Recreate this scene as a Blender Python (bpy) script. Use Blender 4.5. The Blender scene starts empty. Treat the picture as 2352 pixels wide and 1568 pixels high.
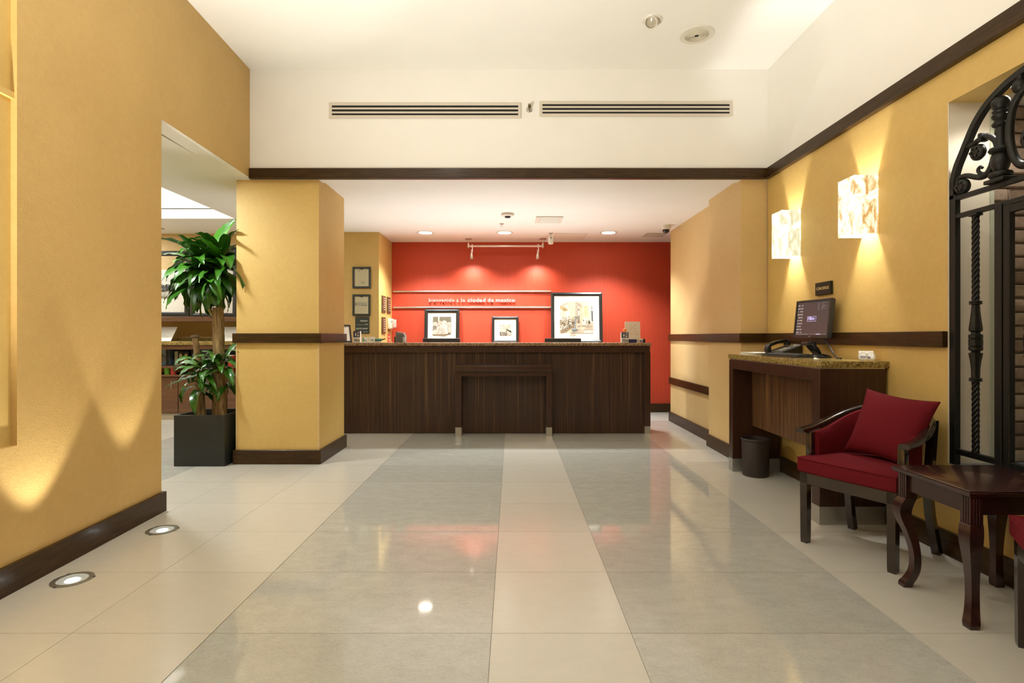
import bpy, bmesh, math, random
from math import pi, sin, cos, radians as R
from mathutils import Vector, Matrix

random.seed(7)
scene = bpy.context.scene
COL = scene.collection

# ------------------------------------------------------------------ camera, light, exposure
cam_data = bpy.data.cameras.new('camera')
cam_data.sensor_width = 36.0
cam_data.lens = 1240.0 / 2352.0 * 36.0
cam_data.shift_y = -12.0 / 2352.0
cam_data.clip_start = 0.05
cam = bpy.data.objects.new('camera', cam_data)
COL.objects.link(cam)
cam.location = (0, 0, 1.2)
cam.rotation_euler = (R(90), 0, 0)
scene.camera = cam

vs = scene.view_settings
vs.view_transform = 'Standard'
vs.look = 'None'
vs.gamma = 1.0
vs.use_curve_mapping = False
vs.exposure = 0.5

world = bpy.data.worlds.new('world')
scene.world = world
world.use_nodes = True
world.node_tree.nodes['Background'].inputs[0].default_value = (1.0, 0.9, 0.75, 1)
world.node_tree.nodes['Background'].inputs[1].default_value = 0.25

WARM = (1.0, 0.96, 0.88)
SOFT = (0.95, 0.985, 1.0)

def lamp(kind, loc, power, color=WARM, **kw):
    d = bpy.data.lights.new('light', kind)
    d.energy = power
    d.color = color
    o = bpy.data.objects.new('light', d)
    COL.objects.link(o)
    o.location = loc
    aim = kw.pop('aim', None)
    for k, v in kw.items():
        setattr(d, k, v)
    if aim is not None:
        o.rotation_euler = (Vector(aim) - Vector(loc)).to_track_quat('-Z', 'Y').to_euler()
    return o

# added fill lamps in the unseen lobby ceiling above and behind the camera
FILL_LAMPS = [(-0.9, 2.2), (-0.9, 0.4), (-0.9, -1.4)]
for (lx, ly) in FILL_LAMPS:
    lamp('AREA', (lx, ly, 3.66), 5, SOFT, shape='DISK', size=0.42, aim=(lx, ly, 0))
# downlights over the reception desk
DESK_LAMPS = [(-1.244, 7.76), (-0.107, 7.76), (1.387, 7.76)]
for (lx, ly) in DESK_LAMPS:
    lamp('SPOT', (lx, ly, 2.66), 165, SOFT, spot_size=R(122), spot_blend=0.6, shadow_soft_size=0.09, aim=(lx, ly, 0))
lamp('AREA', (-.3, 7.60, .80), 76, SOFT, shape='RECTANGLE', size=3.2, size_y=.3, aim=(-.3, 3.6, 1.8))   # added fill lamp, unseen behind the desk, brightens the low ceiling
# shop behind the column: unseen ceiling lamps added as fill
for (lx, ly) in [(-5.9, 7.3), (-3.2, 4.4)]:
    lamp('AREA', (lx, ly, 2.675), 30, SOFT, shape='DISK', size=0.2, aim=(lx, ly, 0))

# ------------------------------------------------------------------ mesh helpers
class MB:
    def __init__(self):
        self.v = []; self.f = []; self.c = []
    def add(self, vs_, fs, col=None):
        n = len(self.v)
        self.v += [tuple(p) for p in vs_]
        for f in fs:
            self.f.append([i + n for i in f]); self.c.append(col)
        return self
    def box(self, x0, x1, y0, y1, z0, z1, bevel=0.0, seg=2, col=None):
        if x0 > x1: x0, x1 = x1, x0
        if y0 > y1: y0, y1 = y1, y0
        if z0 > z1: z0, z1 = z1, z0
        vs_ = [(x, y, z) for x in (x0, x1) for y in (y0, y1) for z in (z0, z1)]
        fs = [(0, 1, 3, 2), (4, 6, 7, 5), (0, 4, 5, 1), (2, 3, 7, 6), (0, 2, 6, 4), (1, 5, 7, 3)]
        if bevel > 0:
            bm = bmesh.new()
            bv = [bm.verts.new(p) for p in vs_]
            for f in fs: bm.faces.new([bv[i] for i in f])
            bmesh.ops.bevel(bm, geom=list(bm.edges), offset=bevel, segments=seg, affect='EDGES', profile=0.5)
            bm.verts.index_update()
            self.add([v.co[:] for v in bm.verts], [[v.index for v in f.verts] for f in bm.faces], col)
            bm.free()
            return self
        return self.add(vs_, fs, col)
    def prism(self, poly, z0, z1, axis='z', col=None):
        n = len(poly)
        def P(a, b, c):
            return {'z': (a, b, c), 'y': (a, c, b), 'x': (c, a, b)}[axis]
        vs_ = [P(a, b, z0) for a, b in poly] + [P(a, b, z1) for a, b in poly]
        fs = [list(range(n - 1, -1, -1)), list(range(n, 2 * n))]
        for i in range(n):
            j = (i + 1) % n
            fs.append([i, j, n + j, n + i])
        return self.add(vs_, fs, col)
    def lathe(self, prof, c=(0, 0, 0), n=24, axis='z', cap=True, col=None, sq=0.0):
        vs_ = []; fs = []
        for (r, h) in prof:
            for k in range(n):
                a = 2 * pi * k / n
                x, y = r * cos(a), r * sin(a)
                p = {'z': (x, y, h), 'x': (h, x, y), 'y': (x, h, y)}[axis]
                vs_.append((c[0] + p[0], c[1] + p[1], c[2] + p[2]))
        m = len(prof)
        for i in range(m - 1):
            for k in range(n):
                l = (k + 1) % n
                fs.append([i * n + k, i * n + l, (i + 1) * n + l, (i + 1) * n + k])
        if cap:
            fs.append(list(range(n - 1, -1, -1)))
            fs.append([(m - 1) * n + k for k in range(n)])
        return self.add(vs_, fs, col)
    def tube(self, pts, r, n=10, squash=None, col=None, cap=True, rot=0.0):
        pts = [Vector(p) for p in pts]
        m = len(pts)
        rs = r if isinstance(r, (list, tuple)) else [r] * m
        vs_ = []; fs = []
        t0 = (pts[1] - pts[0]).normalized()
        ref = Vector((0, 0, 1)) if abs(t0.z) < 0.9 else Vector((1, 0, 0))
        nx = t0.cross(ref).normalized()
        for i, p in enumerate(pts):
            t = (pts[min(i + 1, m - 1)] - pts[max(i - 1, 0)]).normalized()
            nx = (nx - t * nx.dot(t)).normalized()
            ny = t.cross(nx)
            for k in range(n):
                a = 2 * pi * k / n + rot
                vs_.append(p + (nx * cos(a) + ny * sin(a)) * rs[i])
        for i in range(m - 1):
            for k in range(n):
                l = (k + 1) % n
                fs.append([i * n + k, i * n + l, (i + 1) * n + l, (i + 1) * n + k])
        if cap:
            fs.append(list(range(n - 1, -1, -1)))
            fs.append([(m - 1) * n + k for k in range(n)])
        return self.add(vs_, fs, col)
    def sweep(self, path, section, up=(0, 0, 1), cap=True, col=None):
        path = [Vector(p) for p in path]; up = Vector(up)
        m, n = len(path), len(section)
        vs_ = []; fs = []
        for i, p in enumerate(path):
            t = (path[min(i + 1, m - 1)] - path[max(i - 1, 0)]).normalized()
            s = t.cross(up).normalized()
            u = s.cross(t)
            for (a, b) in section:
                vs_.append(p + s * a + u * b)
        for i in range(m - 1):
            for k in range(n):
                l = (k + 1) % n
                fs.append([i * n + k, i * n + l, (i + 1) * n + l, (i + 1) * n + k])
        if cap:
            fs.append(list(range(n - 1, -1, -1)))
            fs.append([(m - 1) * n + k for k in range(n)])
        return self.add(vs_, fs, col)
    def stack(self, outline, layers, col=None):
        n = len(outline)
        cx = sum(p[0] for p in outline) / n; cy = sum(p[1] for p in outline) / n
        vs_ = []; fs = []
        for (z, s) in layers:
            for (x, y) in outline:
                vs_.append((cx + (x - cx) * s, cy + (y - cy) * s, z))
        m = len(layers)
        for i in range(m - 1):
            for k in range(n):
                l = (k + 1) % n
                fs.append([i * n + k, i * n + l, (i + 1) * n + l, (i + 1) * n + k])
        fs.append(list(range(n - 1, -1, -1)))
        fs.append([(m - 1) * n + k for k in range(n)])
        return self.add(vs_, fs, col)
    def xf(self, M):
        self.v = [tuple(M @ Vector(p)) for p in self.v]
        return self
    def merge(self, other, M=None):
        vs_ = [tuple(M @ Vector(p)) for p in other.v] if M else other.v
        n = len(self.v)
        self.v += vs_
        for f, c in zip(other.f, other.c):
            self.f.append([i + n for i in f]); self.c.append(c)
        return self
    def mesh(self, name, mat, smooth=35, origin=(0, 0, 0)):
        me = bpy.data.meshes.new(name)
        ox, oy, oz = origin
        me.from_pydata([(x - ox, y - oy, z - oz) for x, y, z in self.v], [], self.f)
        bm = bmesh.new(); bm.from_mesh(me)
        bmesh.ops.recalc_face_normals(bm, faces=bm.faces)
        bm.to_mesh(me); bm.free()
        if any(c is not None for c in self.c):
            at = me.color_attributes.new('Col', 'FLOAT_COLOR', 'CORNER')
            for p in me.polygons:
                c = self.c[p.index] or (1, 1, 1)
                for li in p.loop_indices:
                    at.data[li].color = (c[0], c[1], c[2], 1)
        if mat: me.materials.append(mat)
        if smooth:
            me.shade_smooth()
            me.set_sharp_from_angle(angle=R(smooth))
        me.update()
        return me
    def build(self, name, mat, parent=None, origin=(0, 0, 0), smooth=35, label=None):
        o = bpy.data.objects.new(name, self.mesh(name, mat, smooth, origin))
        COL.objects.link(o)
        if parent: o.parent = parent
        if label: o['label'] = label
        return o

def thing(name, label, cat, loc, rz=0.0, group=None, rot=None):
    o = bpy.data.objects.new(name, None)
    o.empty_display_size = 0.1
    COL.objects.link(o)
    o.location = loc
    o.rotation_euler = rot if rot else (0, 0, rz)
    o['label'] = label; o['category'] = cat
    if group: o['group'] = group
    return o

def solo(mb, name, mat, label, cat, group=None, smooth=35):
    xs = [p[0] for p in mb.v]; ys = [p[1] for p in mb.v]; zs = [p[2] for p in mb.v]
    c = ((min(xs) + max(xs)) / 2, (min(ys) + max(ys)) / 2, min(zs))
    o = mb.build(name, mat, None, c, smooth)
    o.location = c
    o['label'] = label; o['category'] = cat
    if group: o['group'] = group
    return o

def struct(mb, name, mat, label=None, smooth=0):
    o = mb.build(name, mat, None, (0, 0, 0), smooth)
    o['kind'] = 'structure'
    if label: o['label'] = label
    return o

def text_mb(body, size, bold=0.0, depth=0.0, align='CENTER', space=1.0, res=3):
    cu = bpy.data.curves.new('text', 'FONT')
    cu.body = body; cu.size = size; cu.align_x = align
    cu.offset = bold; cu.extrude = depth; cu.space_character = space; cu.resolution_u = res
    o = bpy.data.objects.new('text', cu)
    COL.objects.link(o)
    dg = bpy.context.evaluated_depsgraph_get(); dg.update()
    me = o.evaluated_get(dg).to_mesh()
    mb = MB()
    mb.add([v.co[:] for v in me.vertices], [list(p.vertices) for p in me.polygons])
    o.evaluated_get(dg).to_mesh_clear()
    bpy.data.objects.remove(o); bpy.data.curves.remove(cu)
    return mb

def place(o, x, y, z):      # a matrix that puts a flat xy drawing upright, facing -y
    return Matrix.Translation((x, y, z)) @ Matrix.Rotation(R(90), 4, 'X')

# ------------------------------------------------------------------ materials
def mat_new(name):
    m = bpy.data.materials.new(name)
    m.use_nodes = True
    return m, m.node_tree.nodes, m.node_tree.links, m.node_tree.nodes['Principled BSDF']

def N(nodes, t, **kw):
    n = nodes.new(t)
    for k, v in kw.items():
        if k in n.inputs: n.inputs[k].default_value = v
        else: setattr(n, k, v)
    return n

def simple(name, col, rough=0.5, metal=0.0, coat=0.0, emit=None, estr=1.0, spec=0.5, noise=0.0, nscale=40.0, bump=0.0):
    m, n, l, b = mat_new(name)
    b.inputs['Base Color'].default_value = (*col, 1)
    b.inputs['Roughness'].default_value = rough
    b.inputs['Metallic'].default_value = metal
    b.inputs['Coat Weight'].default_value = coat
    b.inputs['Coat Roughness'].default_value = 0.05
    b.inputs['Specular IOR Level'].default_value = spec
    if emit:
        b.inputs['Emission Color'].default_value = (*emit, 1)
        b.inputs['Emission Strength'].default_value = estr
    if noise or bump:
        tc = N(n, 'ShaderNodeTexCoord')
        nt = N(n, 'ShaderNodeTexNoise', Scale=nscale, Detail=4.0)
        l.new(tc.outputs['Object'], nt.inputs['Vector'])
        if noise:
            mr = N(n, 'ShaderNodeMapRange')
            mr.inputs['To Min'].default_value = 1 - noise; mr.inputs['To Max'].default_value = 1 + noise
            l.new(nt.outputs['Fac'], mr.inputs['Value'])
            vm = N(n, 'ShaderNodeVectorMath', operation='SCALE')
            vm.inputs[0].default_value = col
            l.new(mr.outputs[0], vm.inputs['Scale'])
            l.new(vm.outputs[0], b.inputs['Base Color'])
        if bump:
            bp = N(n, 'ShaderNodeBump', Strength=bump, Distance=0.004)
            l.new(nt.outputs['Fac'], bp.inputs['Height'])
            l.new(bp.outputs[0], b.inputs['Normal'])
    return m

def ramp(n, stops):
    r = n.new('ShaderNodeValToRGB')
    el = r.color_ramp.elements
    el[0].position, el[0].color = stops[0][0], (*stops[0][1], 1)
    el[1].position, el[1].color = stops[-1][0], (*stops[-1][1], 1)
    for p, c in stops[1:-1]:
        e = el.new(p); e.color = (*c, 1)
    return r

def plaster(name, a, b_, bump, rough=0.55):
    m, n, l, b = mat_new(name)
    tc = N(n, 'ShaderNodeTexCoord')
    n1 = N(n, 'ShaderNodeTexNoise', Scale=2.2, Detail=6.0, Roughness=0.65)
    n2 = N(n, 'ShaderNodeTexNoise', Scale=26.0, Detail=5.0, Roughness=0.6)
    n3 = N(n, 'ShaderNodeTexNoise', Scale=150.0, Detail=3.0)
    for q in (n1, n2, n3): l.new(tc.outputs['Object'], q.inputs['Vector'])
    mx = N(n, 'ShaderNodeMath', operation='MULTIPLY_ADD'); mx.inputs[1].default_value = 0.45
    l.new(n2.outputs['Fac'], mx.inputs[0])
    m2 = N(n, 'ShaderNodeMath', operation='MULTIPLY'); m2.inputs[1].default_value = 0.55
    l.new(n1.outputs['Fac'], m2.inputs[0]); l.new(m2.outputs[0], mx.inputs[2])
    r = ramp(n, [(0.35, a), (0.65, b_)])
    l.new(mx.outputs[0], r.inputs[0]); l.new(r.outputs[0], b.inputs['Base Color'])
    ad = N(n, 'ShaderNodeMath', operation='ADD')
    l.new(n2.outputs['Fac'], ad.inputs[0]); l.new(n3.outputs['Fac'], ad.inputs[1])
    bp = N(n, 'ShaderNodeBump', Strength=bump, Distance=0.004)
    l.new(ad.outputs[0], bp.inputs['Height']); l.new(bp.outputs[0], b.inputs['Normal'])
    b.inputs['Roughness'].default_value = rough
    return m

def streaks(name, stops, scale=(60, 60, 1.2), rough=0.4, coat=0.0, bump=0.0, detail=3.0, spec=0.5):
    """grain that runs along one axis (the small scale component)"""
    m, n, l, b = mat_new(name)
    tc = N(n, 'ShaderNodeTexCoord')
    mp = N(n, 'ShaderNodeMapping'); mp.inputs['Scale'].default_value = scale
    nt = N(n, 'ShaderNodeTexNoise', Scale=1.0, Detail=detail, Roughness=0.6)
    l.new(tc.outputs['Object'], mp.inputs['Vector']); l.new(mp.outputs[0], nt.inputs['Vector'])
    r = ramp(n, stops)
    l.new(nt.outputs['Fac'], r.inputs[0]); l.new(r.outputs[0], b.inputs['Base Color'])
    b.inputs['Roughness'].default_value = rough
    b.inputs['Specular IOR Level'].default_value = spec
    b.inputs['Coat Weight'].default_value = coat; b.inputs['Coat Roughness'].default_value = 0.08
    if bump:
        bp = N(n, 'ShaderNodeBump', Strength=bump, Distance=0.002)
        l.new(nt.outputs['Fac'], bp.inputs['Height']); l.new(bp.outputs[0], b.inputs['Normal'])
    return m

def granite(name, stops, scale=140.0, rough=0.18):
    m, n, l, b = mat_new(name)
    tc = N(n, 'ShaderNodeTexCoord')
    nt = N(n, 'ShaderNodeTexNoise', Scale=scale * 0.6, Detail=6.0, Roughness=0.75)
    vo = N(n, 'ShaderNodeTexVoronoi', Scale=scale)
    l.new(tc.outputs['Object'], nt.inputs['Vector']); l.new(tc.outputs['Object'], vo.inputs['Vector'])
    mx = N(n, 'ShaderNodeMath', operation='MULTIPLY_ADD'); mx.inputs[1].default_value = 0.14
    sp = N(n, 'ShaderNodeSeparateColor')
    l.new(vo.outputs['Color'], sp.inputs[0]); l.new(sp.outputs[0], mx.inputs[0])
    m2 = N(n, 'ShaderNodeMath', operation='MULTIPLY'); m2.inputs[1].default_value = 0.86
    l.new(nt.outputs['Fac'], m2.inputs[0]); l.new(m2.outputs[0], mx.inputs[2])
    r = ramp(n, stops)
    l.new(mx.outputs[0], r.inputs[0]); l.new(r.outputs[0], b.inputs['Base Color'])
    b.inputs['Roughness'].default_value = rough
    return m

def tile_mat(name, a, b_, rough, spread):
    m, n, l, b = mat_new(name)
    tc = N(n, 'ShaderNodeTexCoord'); oi = N(n, 'ShaderNodeObjectInfo')
    ad = N(n, 'ShaderNodeVectorMath', operation='ADD')
    sc_ = N(n, 'ShaderNodeMath', operation='MULTIPLY'); sc_.inputs[1].default_value = 40.0
    l.new(oi.outputs['Random'], sc_.inputs[0]); l.new(sc_.outputs[0], ad.inputs[1])
    l.new(tc.outputs['Object'], ad.inputs[0])
    mp = N(n, 'ShaderNodeMapping'); mp.inputs['Scale'].default_value = (1.0, 1.8, 1.0)
    l.new(ad.outputs[0], mp.inputs['Vector'])
    n1 = N(n, 'ShaderNodeTexNoise', Scale=9.0, Detail=8.0, Roughness=0.75)
    n2 = N(n, 'ShaderNodeTexNoise', Scale=90.0, Detail=4.0, Roughness=0.7)
    l.new(mp.outputs[0], n1.inputs['Vector']); l.new(mp.outputs[0], n2.inputs['Vector'])
    av = N(n, 'ShaderNodeMath', operation='ADD'); l.new(n1.outputs['Fac'], av.inputs[0]); l.new(n2.outputs['Fac'], av.inputs[1])
    hf = N(n, 'ShaderNodeMath', operation='MULTIPLY'); hf.inputs[1].default_value = 0.5; l.new(av.outputs[0], hf.inputs[0])
    r = ramp(n, [(0.35, a), (0.65, b_)])
    l.new(hf.outputs[0], r.inputs[0])
    mr = N(n, 'ShaderNodeMapRange'); mr.inputs['To Min'].default_value = 1 - spread; mr.inputs['To Max'].default_value = 1 + spread
    l.new(oi.outputs['Random'], mr.inputs['Value'])
    vm = N(n, 'ShaderNodeVectorMath', operation='SCALE')
    l.new(r.outputs[0], vm.inputs[0]); l.new(mr.outputs[0], vm.inputs['Scale'])
    l.new(vm.outputs[0], b.inputs['Base Color'])
    b.inputs['Roughness'].default_value = rough
    b.inputs['Specular IOR Level'].default_value = 0.6
    return m

def colmat(name, rough=0.4, emit=0.0, noise=0.0, nscale=120.0):
    m, n, l, b = mat_new(name)
    at = N(n, 'ShaderNodeAttribute', attribute_name='Col')
    src = at.outputs['Color']
    if noise:
        tc = N(n, 'ShaderNodeTexCoord'); nt = N(n, 'ShaderNodeTexNoise', Scale=nscale, Detail=5.0, Roughness=0.8)
        l.new(tc.outputs['Object'], nt.inputs['Vector'])
        mr = N(n, 'ShaderNodeMapRange'); mr.inputs['From Min'].default_value = 0.3; mr.inputs['From Max'].default_value = 0.7
        mr.inputs['To Min'].default_value = 1 - noise; mr.inputs['To Max'].default_value = 1 + noise
        l.new(nt.outputs['Fac'], mr.inputs['Value'])
        vm = N(n, 'ShaderNodeVectorMath', operation='SCALE')
        l.new(src, vm.inputs[0]); l.new(mr.outputs[0], vm.inputs['Scale']); src = vm.outputs[0]
    l.new(src, b.inputs['Base Color'])
    b.inputs['Roughness'].default_value = rough
    if emit:
        l.new(src, b.inputs['Emission Color']); b.inputs['Emission Strength'].default_value = emit
    return m

def glass_mat(name):
    m = bpy.data.materials.new(name); m.use_nodes = True
    n, l = m.node_tree.nodes, m.node_tree.links
    n.remove(n['Principled BSDF'])
    out = n['Material Output']
    tr = N(n, 'ShaderNodeBsdfTransparent'); gl = N(n, 'ShaderNodeBsdfGlossy', Roughness=0.02)
    fr = N(n, 'ShaderNodeFresnel', IOR=1.45); mx = N(n, 'ShaderNodeMixShader')
    ge = N(n, 'ShaderNodeNewGeometry')
    inv = N(n, 'ShaderNodeMath', operation='SUBTRACT'); inv.inputs[0].default_value = 1.0
    l.new(ge.outputs['Backfacing'], inv.inputs[1])
    mu = N(n, 'ShaderNodeMath', operation='MULTIPLY')
    l.new(fr.outputs[0], mu.inputs[0]); l.new(inv.outputs[0], mu.inputs[1])
    l.new(mu.outputs[0], mx.inputs[0]); l.new(tr.outputs[0], mx.inputs[1]); l.new(gl.outputs[0], mx.inputs[2])
    l.new(mx.outputs[0], out.inputs['Surface'])
    return m

def alabaster(name, veins, strength):
    m, n, l, b = mat_new(name)
    tc = N(n, 'ShaderNodeTexCoord')
    mp = N(n, 'ShaderNodeMapping'); mp.inputs['Scale'].default_value = (9, 9, 4.5); mp.inputs['Rotation'].default_value = (0.35, 0.2, 0)
    l.new(tc.outputs['Object'], mp.inputs['Vector'])
    n1 = N(n, 'ShaderNodeTexNoise', Scale=1.6, Detail=6.0, Roughness=0.62, Distortion=1.2)
    l.new(mp.outputs[0], n1.inputs['Vector'])
    r = ramp(n, veins)
    l.new(n1.outputs['Fac'], r.inputs[0])
    l.new(r.outputs[0], b.inputs['Emission Color'])
    b.inputs['Base Color'].default_value = (.30, .27, .20, 1)
    b.inputs['Emission Strength'].default_value = strength
    b.inputs['Roughness'].default_value = 0.35
    return m

GOLD = plaster('gold plaster', (0.61, 0.41, 0.122), (0.68, 0.47, 0.152), 0.12)
GOLD_ROUGH = plaster('gold stucco', (0.57, 0.37, 0.120), (0.63, 0.42, 0.145), 0.42)
GOLD_PALE = plaster('pale gold paper', (0.62, 0.43, 0.18), (0.67, 0.48, 0.215), 0.06)
WHITE = simple('white paint', (0.88, 0.86, 0.80), 0.6, noise=0.03, nscale=3.0)
CREAM = simple('cream paint', (0.78, 0.70, 0.55), 0.5)
WOOD = streaks('dark trim wood', [(0.3, (0.028, 0.014, 0.004)), (0.55, (0.046, 0.023, 0.006)), (0.75, (0.072, 0.036, 0.010))], (6, 6, 60), 0.34, 0.04, spec=.25)
WOODV = streaks('dark cabinet wood', [(0.3, (0.030, 0.010, 0.005)), (0.55, (0.045, 0.016, 0.008)), (0.75, (0.062, 0.026, 0.010))], (50, 50, 2.5), 0.35, 0.12)
ZEBRA = streaks('striped veneer', [(0.32, (0.018, 0.007, 0.004)), (0.45, (0.050, 0.022, 0.011)), (0.55, (0.034, 0.014, 0.008)), (0.7, (0.13, 0.062, 0.026))], (62, 62, 0.7), 0.42, 0.12, detail=2.0)
ZEBRA_L = streaks('striped walnut veneer', [(0.32, (0.03, 0.012, 0.005)), (0.42, (0.16, 0.075, 0.025)), (0.52, (0.05, 0.02, 0.008)), (0.66, (0.22, 0.105, 0.034))], (52, 52, 0.5), 0.42, 0.12, detail=2.0)
MAHOG = streaks('mahogany', [(0.3, (0.018, 0.006, 0.006)), (0.7, (0.045, 0.013, 0.012))], (12, 90, 12), 0.26, 0.3)
EBONY = simple('dark lacquered wood', (0.022, 0.012, 0.009), 0.16, coat=0.5)
SHOPWOOD = streaks('brown shop wood', [(0.3, (0.10, 0.045, 0.02)), (0.7, (0.16, 0.075, 0.032))], (3, 3, 40), 0.4)
REDWALL = streaks('red grasscloth', [(0.3, (0.50, 0.050, 0.018)), (0.7, (0.63, 0.072, 0.027))], (160, 160, 1.2), 0.55, bump=0.1)
GRAN = granite('brown granite', [(0.30, (0.02, 0.012, 0.008)), (0.42, (0.16, 0.09, 0.05)), (0.54, (0.36, 0.24, 0.14)), (0.70, (0.56, 0.45, 0.30))], 120)
GRAN_G = granite('gold granite', [(0.30, (0.02, 0.016, 0.006)), (0.43, (0.16, 0.11, 0.03)), (0.56, (0.40, 0.29, 0.09)), (0.68, (0.58, 0.47, 0.22))], 130)
TILE_W = tile_mat('cream porcelain', (0.545, 0.525, 0.452), (0.59, 0.572, 0.50), 0.2, 0.02)
TILE_G = tile_mat('grey porcelain', (0.385, 0.388, 0.345), (0.52, 0.525, 0.475), 0.055, 0.04)
GROUT = simple('grout', (0.30, 0.28, 0.23), 0.8)
STEEL = simple('brushed steel', (0.62, 0.61, 0.58), 0.32, 1.0)
SILVER = simple('satin silver', (0.80, 0.74, 0.68), 0.28, 1.0)
PLATE = simple('aluminium kick plate', (0.52, 0.52, 0.49), 0.4, 0.85, noise=0.06, nscale=12)
BLACK = simple('black paint', (0.018, 0.018, 0.016), 0.35)
BLACKP = simple('black plastic', (0.022, 0.023, 0.022), 0.38)
GREYP = simple('grey plastic', (0.20, 0.19, 0.17), 0.4)
DARKSLOT = simple('dark slot', (0.012, 0.010, 0.008), 0.8)
VENTW = simple('vent enamel', (0.66, 0.60, 0.50), 0.45)
FIXW = simple('white fixture plastic', (0.74, 0.70, 0.60), 0.4)
PAPER = simple('white paper', (0.80, 0.78, 0.70), 0.6)
MATB = simple('mat board', (0.80, 0.76, 0.66), 0.6)
RED = simple('red woven fabric', (0.135, 0.0045, 0.010), 0.85, noise=0.35, nscale=320, bump=0.3, spec=0.2)
IRON = simple('wrought iron', (0.007, 0.007, 0.005), 0.45, 0.0, spec=.4, noise=0.3, nscale=60, bump=0.25)
PLANTER = simple('black planter', (0.014, 0.016, 0.013), 0.45, noise=0.1, nscale=30)
SOIL = simple('potting soil', (0.035, 0.022, 0.012), 0.95, noise=0.5, nscale=90, bump=0.8)
BASKET = simple('dark leatherette', (0.03, 0.02, 0.018), 0.5, noise=0.2, nscale=200, bump=0.3)
LEAF = streaks('dracaena leaf', [(0.3, (0.012, 0.066, 0.004)), (0.52, (0.030, 0.125, 0.008)), (0.72, (0.075, 0.21, 0.016))], (1.2, 26, 4), 0.3, 0.15)
LEAF2 = streaks('light dracaena leaf', [(0.3, (0.03, 0.15, 0.008)), (0.52, (0.06, 0.25, 0.015)), (0.72, (0.16, 0.40, 0.04))], (1.2, 26, 4), 0.3, 0.15)
BARK = streaks('cane bark', [(0.3, (0.10, 0.055, 0.02)), (0.5, (0.26, 0.165, 0.065)), (0.7, (0.40, 0.28, 0.12))], (60, 60, 7), 0.85, bump=0.8, detail=5)
BARK_Y = streaks('young cane', [(0.3, (0.18, 0.14, 0.03)), (0.7, (0.42, 0.34, 0.10))], (40, 40, 60), 0.7, bump=0.4)
STONE = simple('pale pebble', (0.42, 0.38, 0.28), 0.7)
GLASS = glass_mat('clear glass')
PRINT = colmat('printed paper', 0.4, noise=0.35, nscale=60)
FLATP = colmat('flat print', 0.45)
SCREEN = colmat('lit screen', 0.25, emit=0.55)
GLOW = simple('lamp glow', (1, 0.97, 0.9), 0.5, emit=(1, 0.93, 0.80), estr=14)
GLOWF = simple('floor lamp glow', (1, 1, 1), 0.5, emit=(0.95, 1.0, 0.95), estr=9)
LENS = simple('frosted lens', (0.42, 0.44, 0.41), 0.15, emit=(0.9, 0.95, 0.88), estr=0.10)
ALAB_A = alabaster('veined alabaster', [(0.30, (0.26, 0.10, 0.02)), (0.39, (0.40, 0.21, 0.06)), (0.44, (0.56, 0.42, 0.23)), (0.50, (0.74, 0.65, 0.49)), (0.58, (1.0, 0.92, 0.76)), (0.64, (0.50, 0.44, 0.29)), (0.70, (0.9, 0.82, 0.64))], 1.2)
ALAB_B = alabaster('pale alabaster', [(0.27, (0.42, 0.27, 0.10)), (0.36, (0.34, 0.33, 0.20)), (0.45, (0.46, 0.44, 0.31)), (0.54, (0.72, 0.68, 0.53)), (0.66, (1.0, 0.95, 0.80))], 1.3)
BRICKM = None
def brick_mat():
    m, n, l, b = mat_new('old brick')
    tc = N(n, 'ShaderNodeTexCoord'); oi = N(n, 'ShaderNodeObjectInfo')
    ad = N(n, 'ShaderNodeVectorMath', operation='ADD')
    sc_ = N(n, 'ShaderNodeMath', operation='MULTIPLY'); sc_.inputs[1].default_value = 30.0
    l.new(oi.outputs['Random'], sc_.inputs[0]); l.new(sc_.outputs[0], ad.inputs[1]); l.new(tc.outputs['Object'], ad.inputs[0])
    nt = N(n, 'ShaderNodeTexNoise', Scale=28.0, Detail=6.0, Roughness=0.7); l.new(ad.outputs[0], nt.inputs['Vector'])
    a = N(n, 'ShaderNodeMath', operation='MULTIPLY_ADD'); a.inputs[1].default_value = 0.35
    l.new(oi.outputs['Random'], a.inputs[0])
    h = N(n, 'ShaderNodeMath', operation='MULTIPLY'); h.inputs[1].default_value = 0.65; l.new(nt.outputs['Fac'], h.inputs[0])
    l.new(h.outputs[0], a.inputs[2])
    r = ramp(n, [(0.25, (0.20, 0.14, 0.10)), (0.45, (0.33, 0.23, 0.16)), (0.62, (0.40, 0.31, 0.22)), (0.8, (0.46, 0.39, 0.30))])
    l.new(a.outputs[0], r.inputs[0]); l.new(r.outputs[0], b.inputs['Base Color'])
    bp = N(n, 'ShaderNodeBump', Strength=0.7, Distance=0.004); l.new(nt.outputs['Fac'], bp.inputs['Height']); l.new(bp.outputs[0], b.inputs['Normal'])
    b.inputs['Roughness'].default_value = 0.9
    return m
BRICKM = brick_mat()
MORTAR = simple('mortar', (0.22, 0.18, 0.13), 0.95, noise=0.25, nscale=50, bump=0.6)
BLUEMOT = simple('blue mottled laminate', (0.045, 0.06, 0.085), 0.6, noise=0.7, nscale=70)

# ------------------------------------------------------------------ room shell
YB = 5.06        # face of the beam over the reception opening
CL = 2.69        # low ceiling
CH = 3.70        # high ceiling
XR = 2.40        # right wall
def XL(y): return -2.457 + 0.04 * (YB - y)     # left wall, a little out of square

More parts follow.
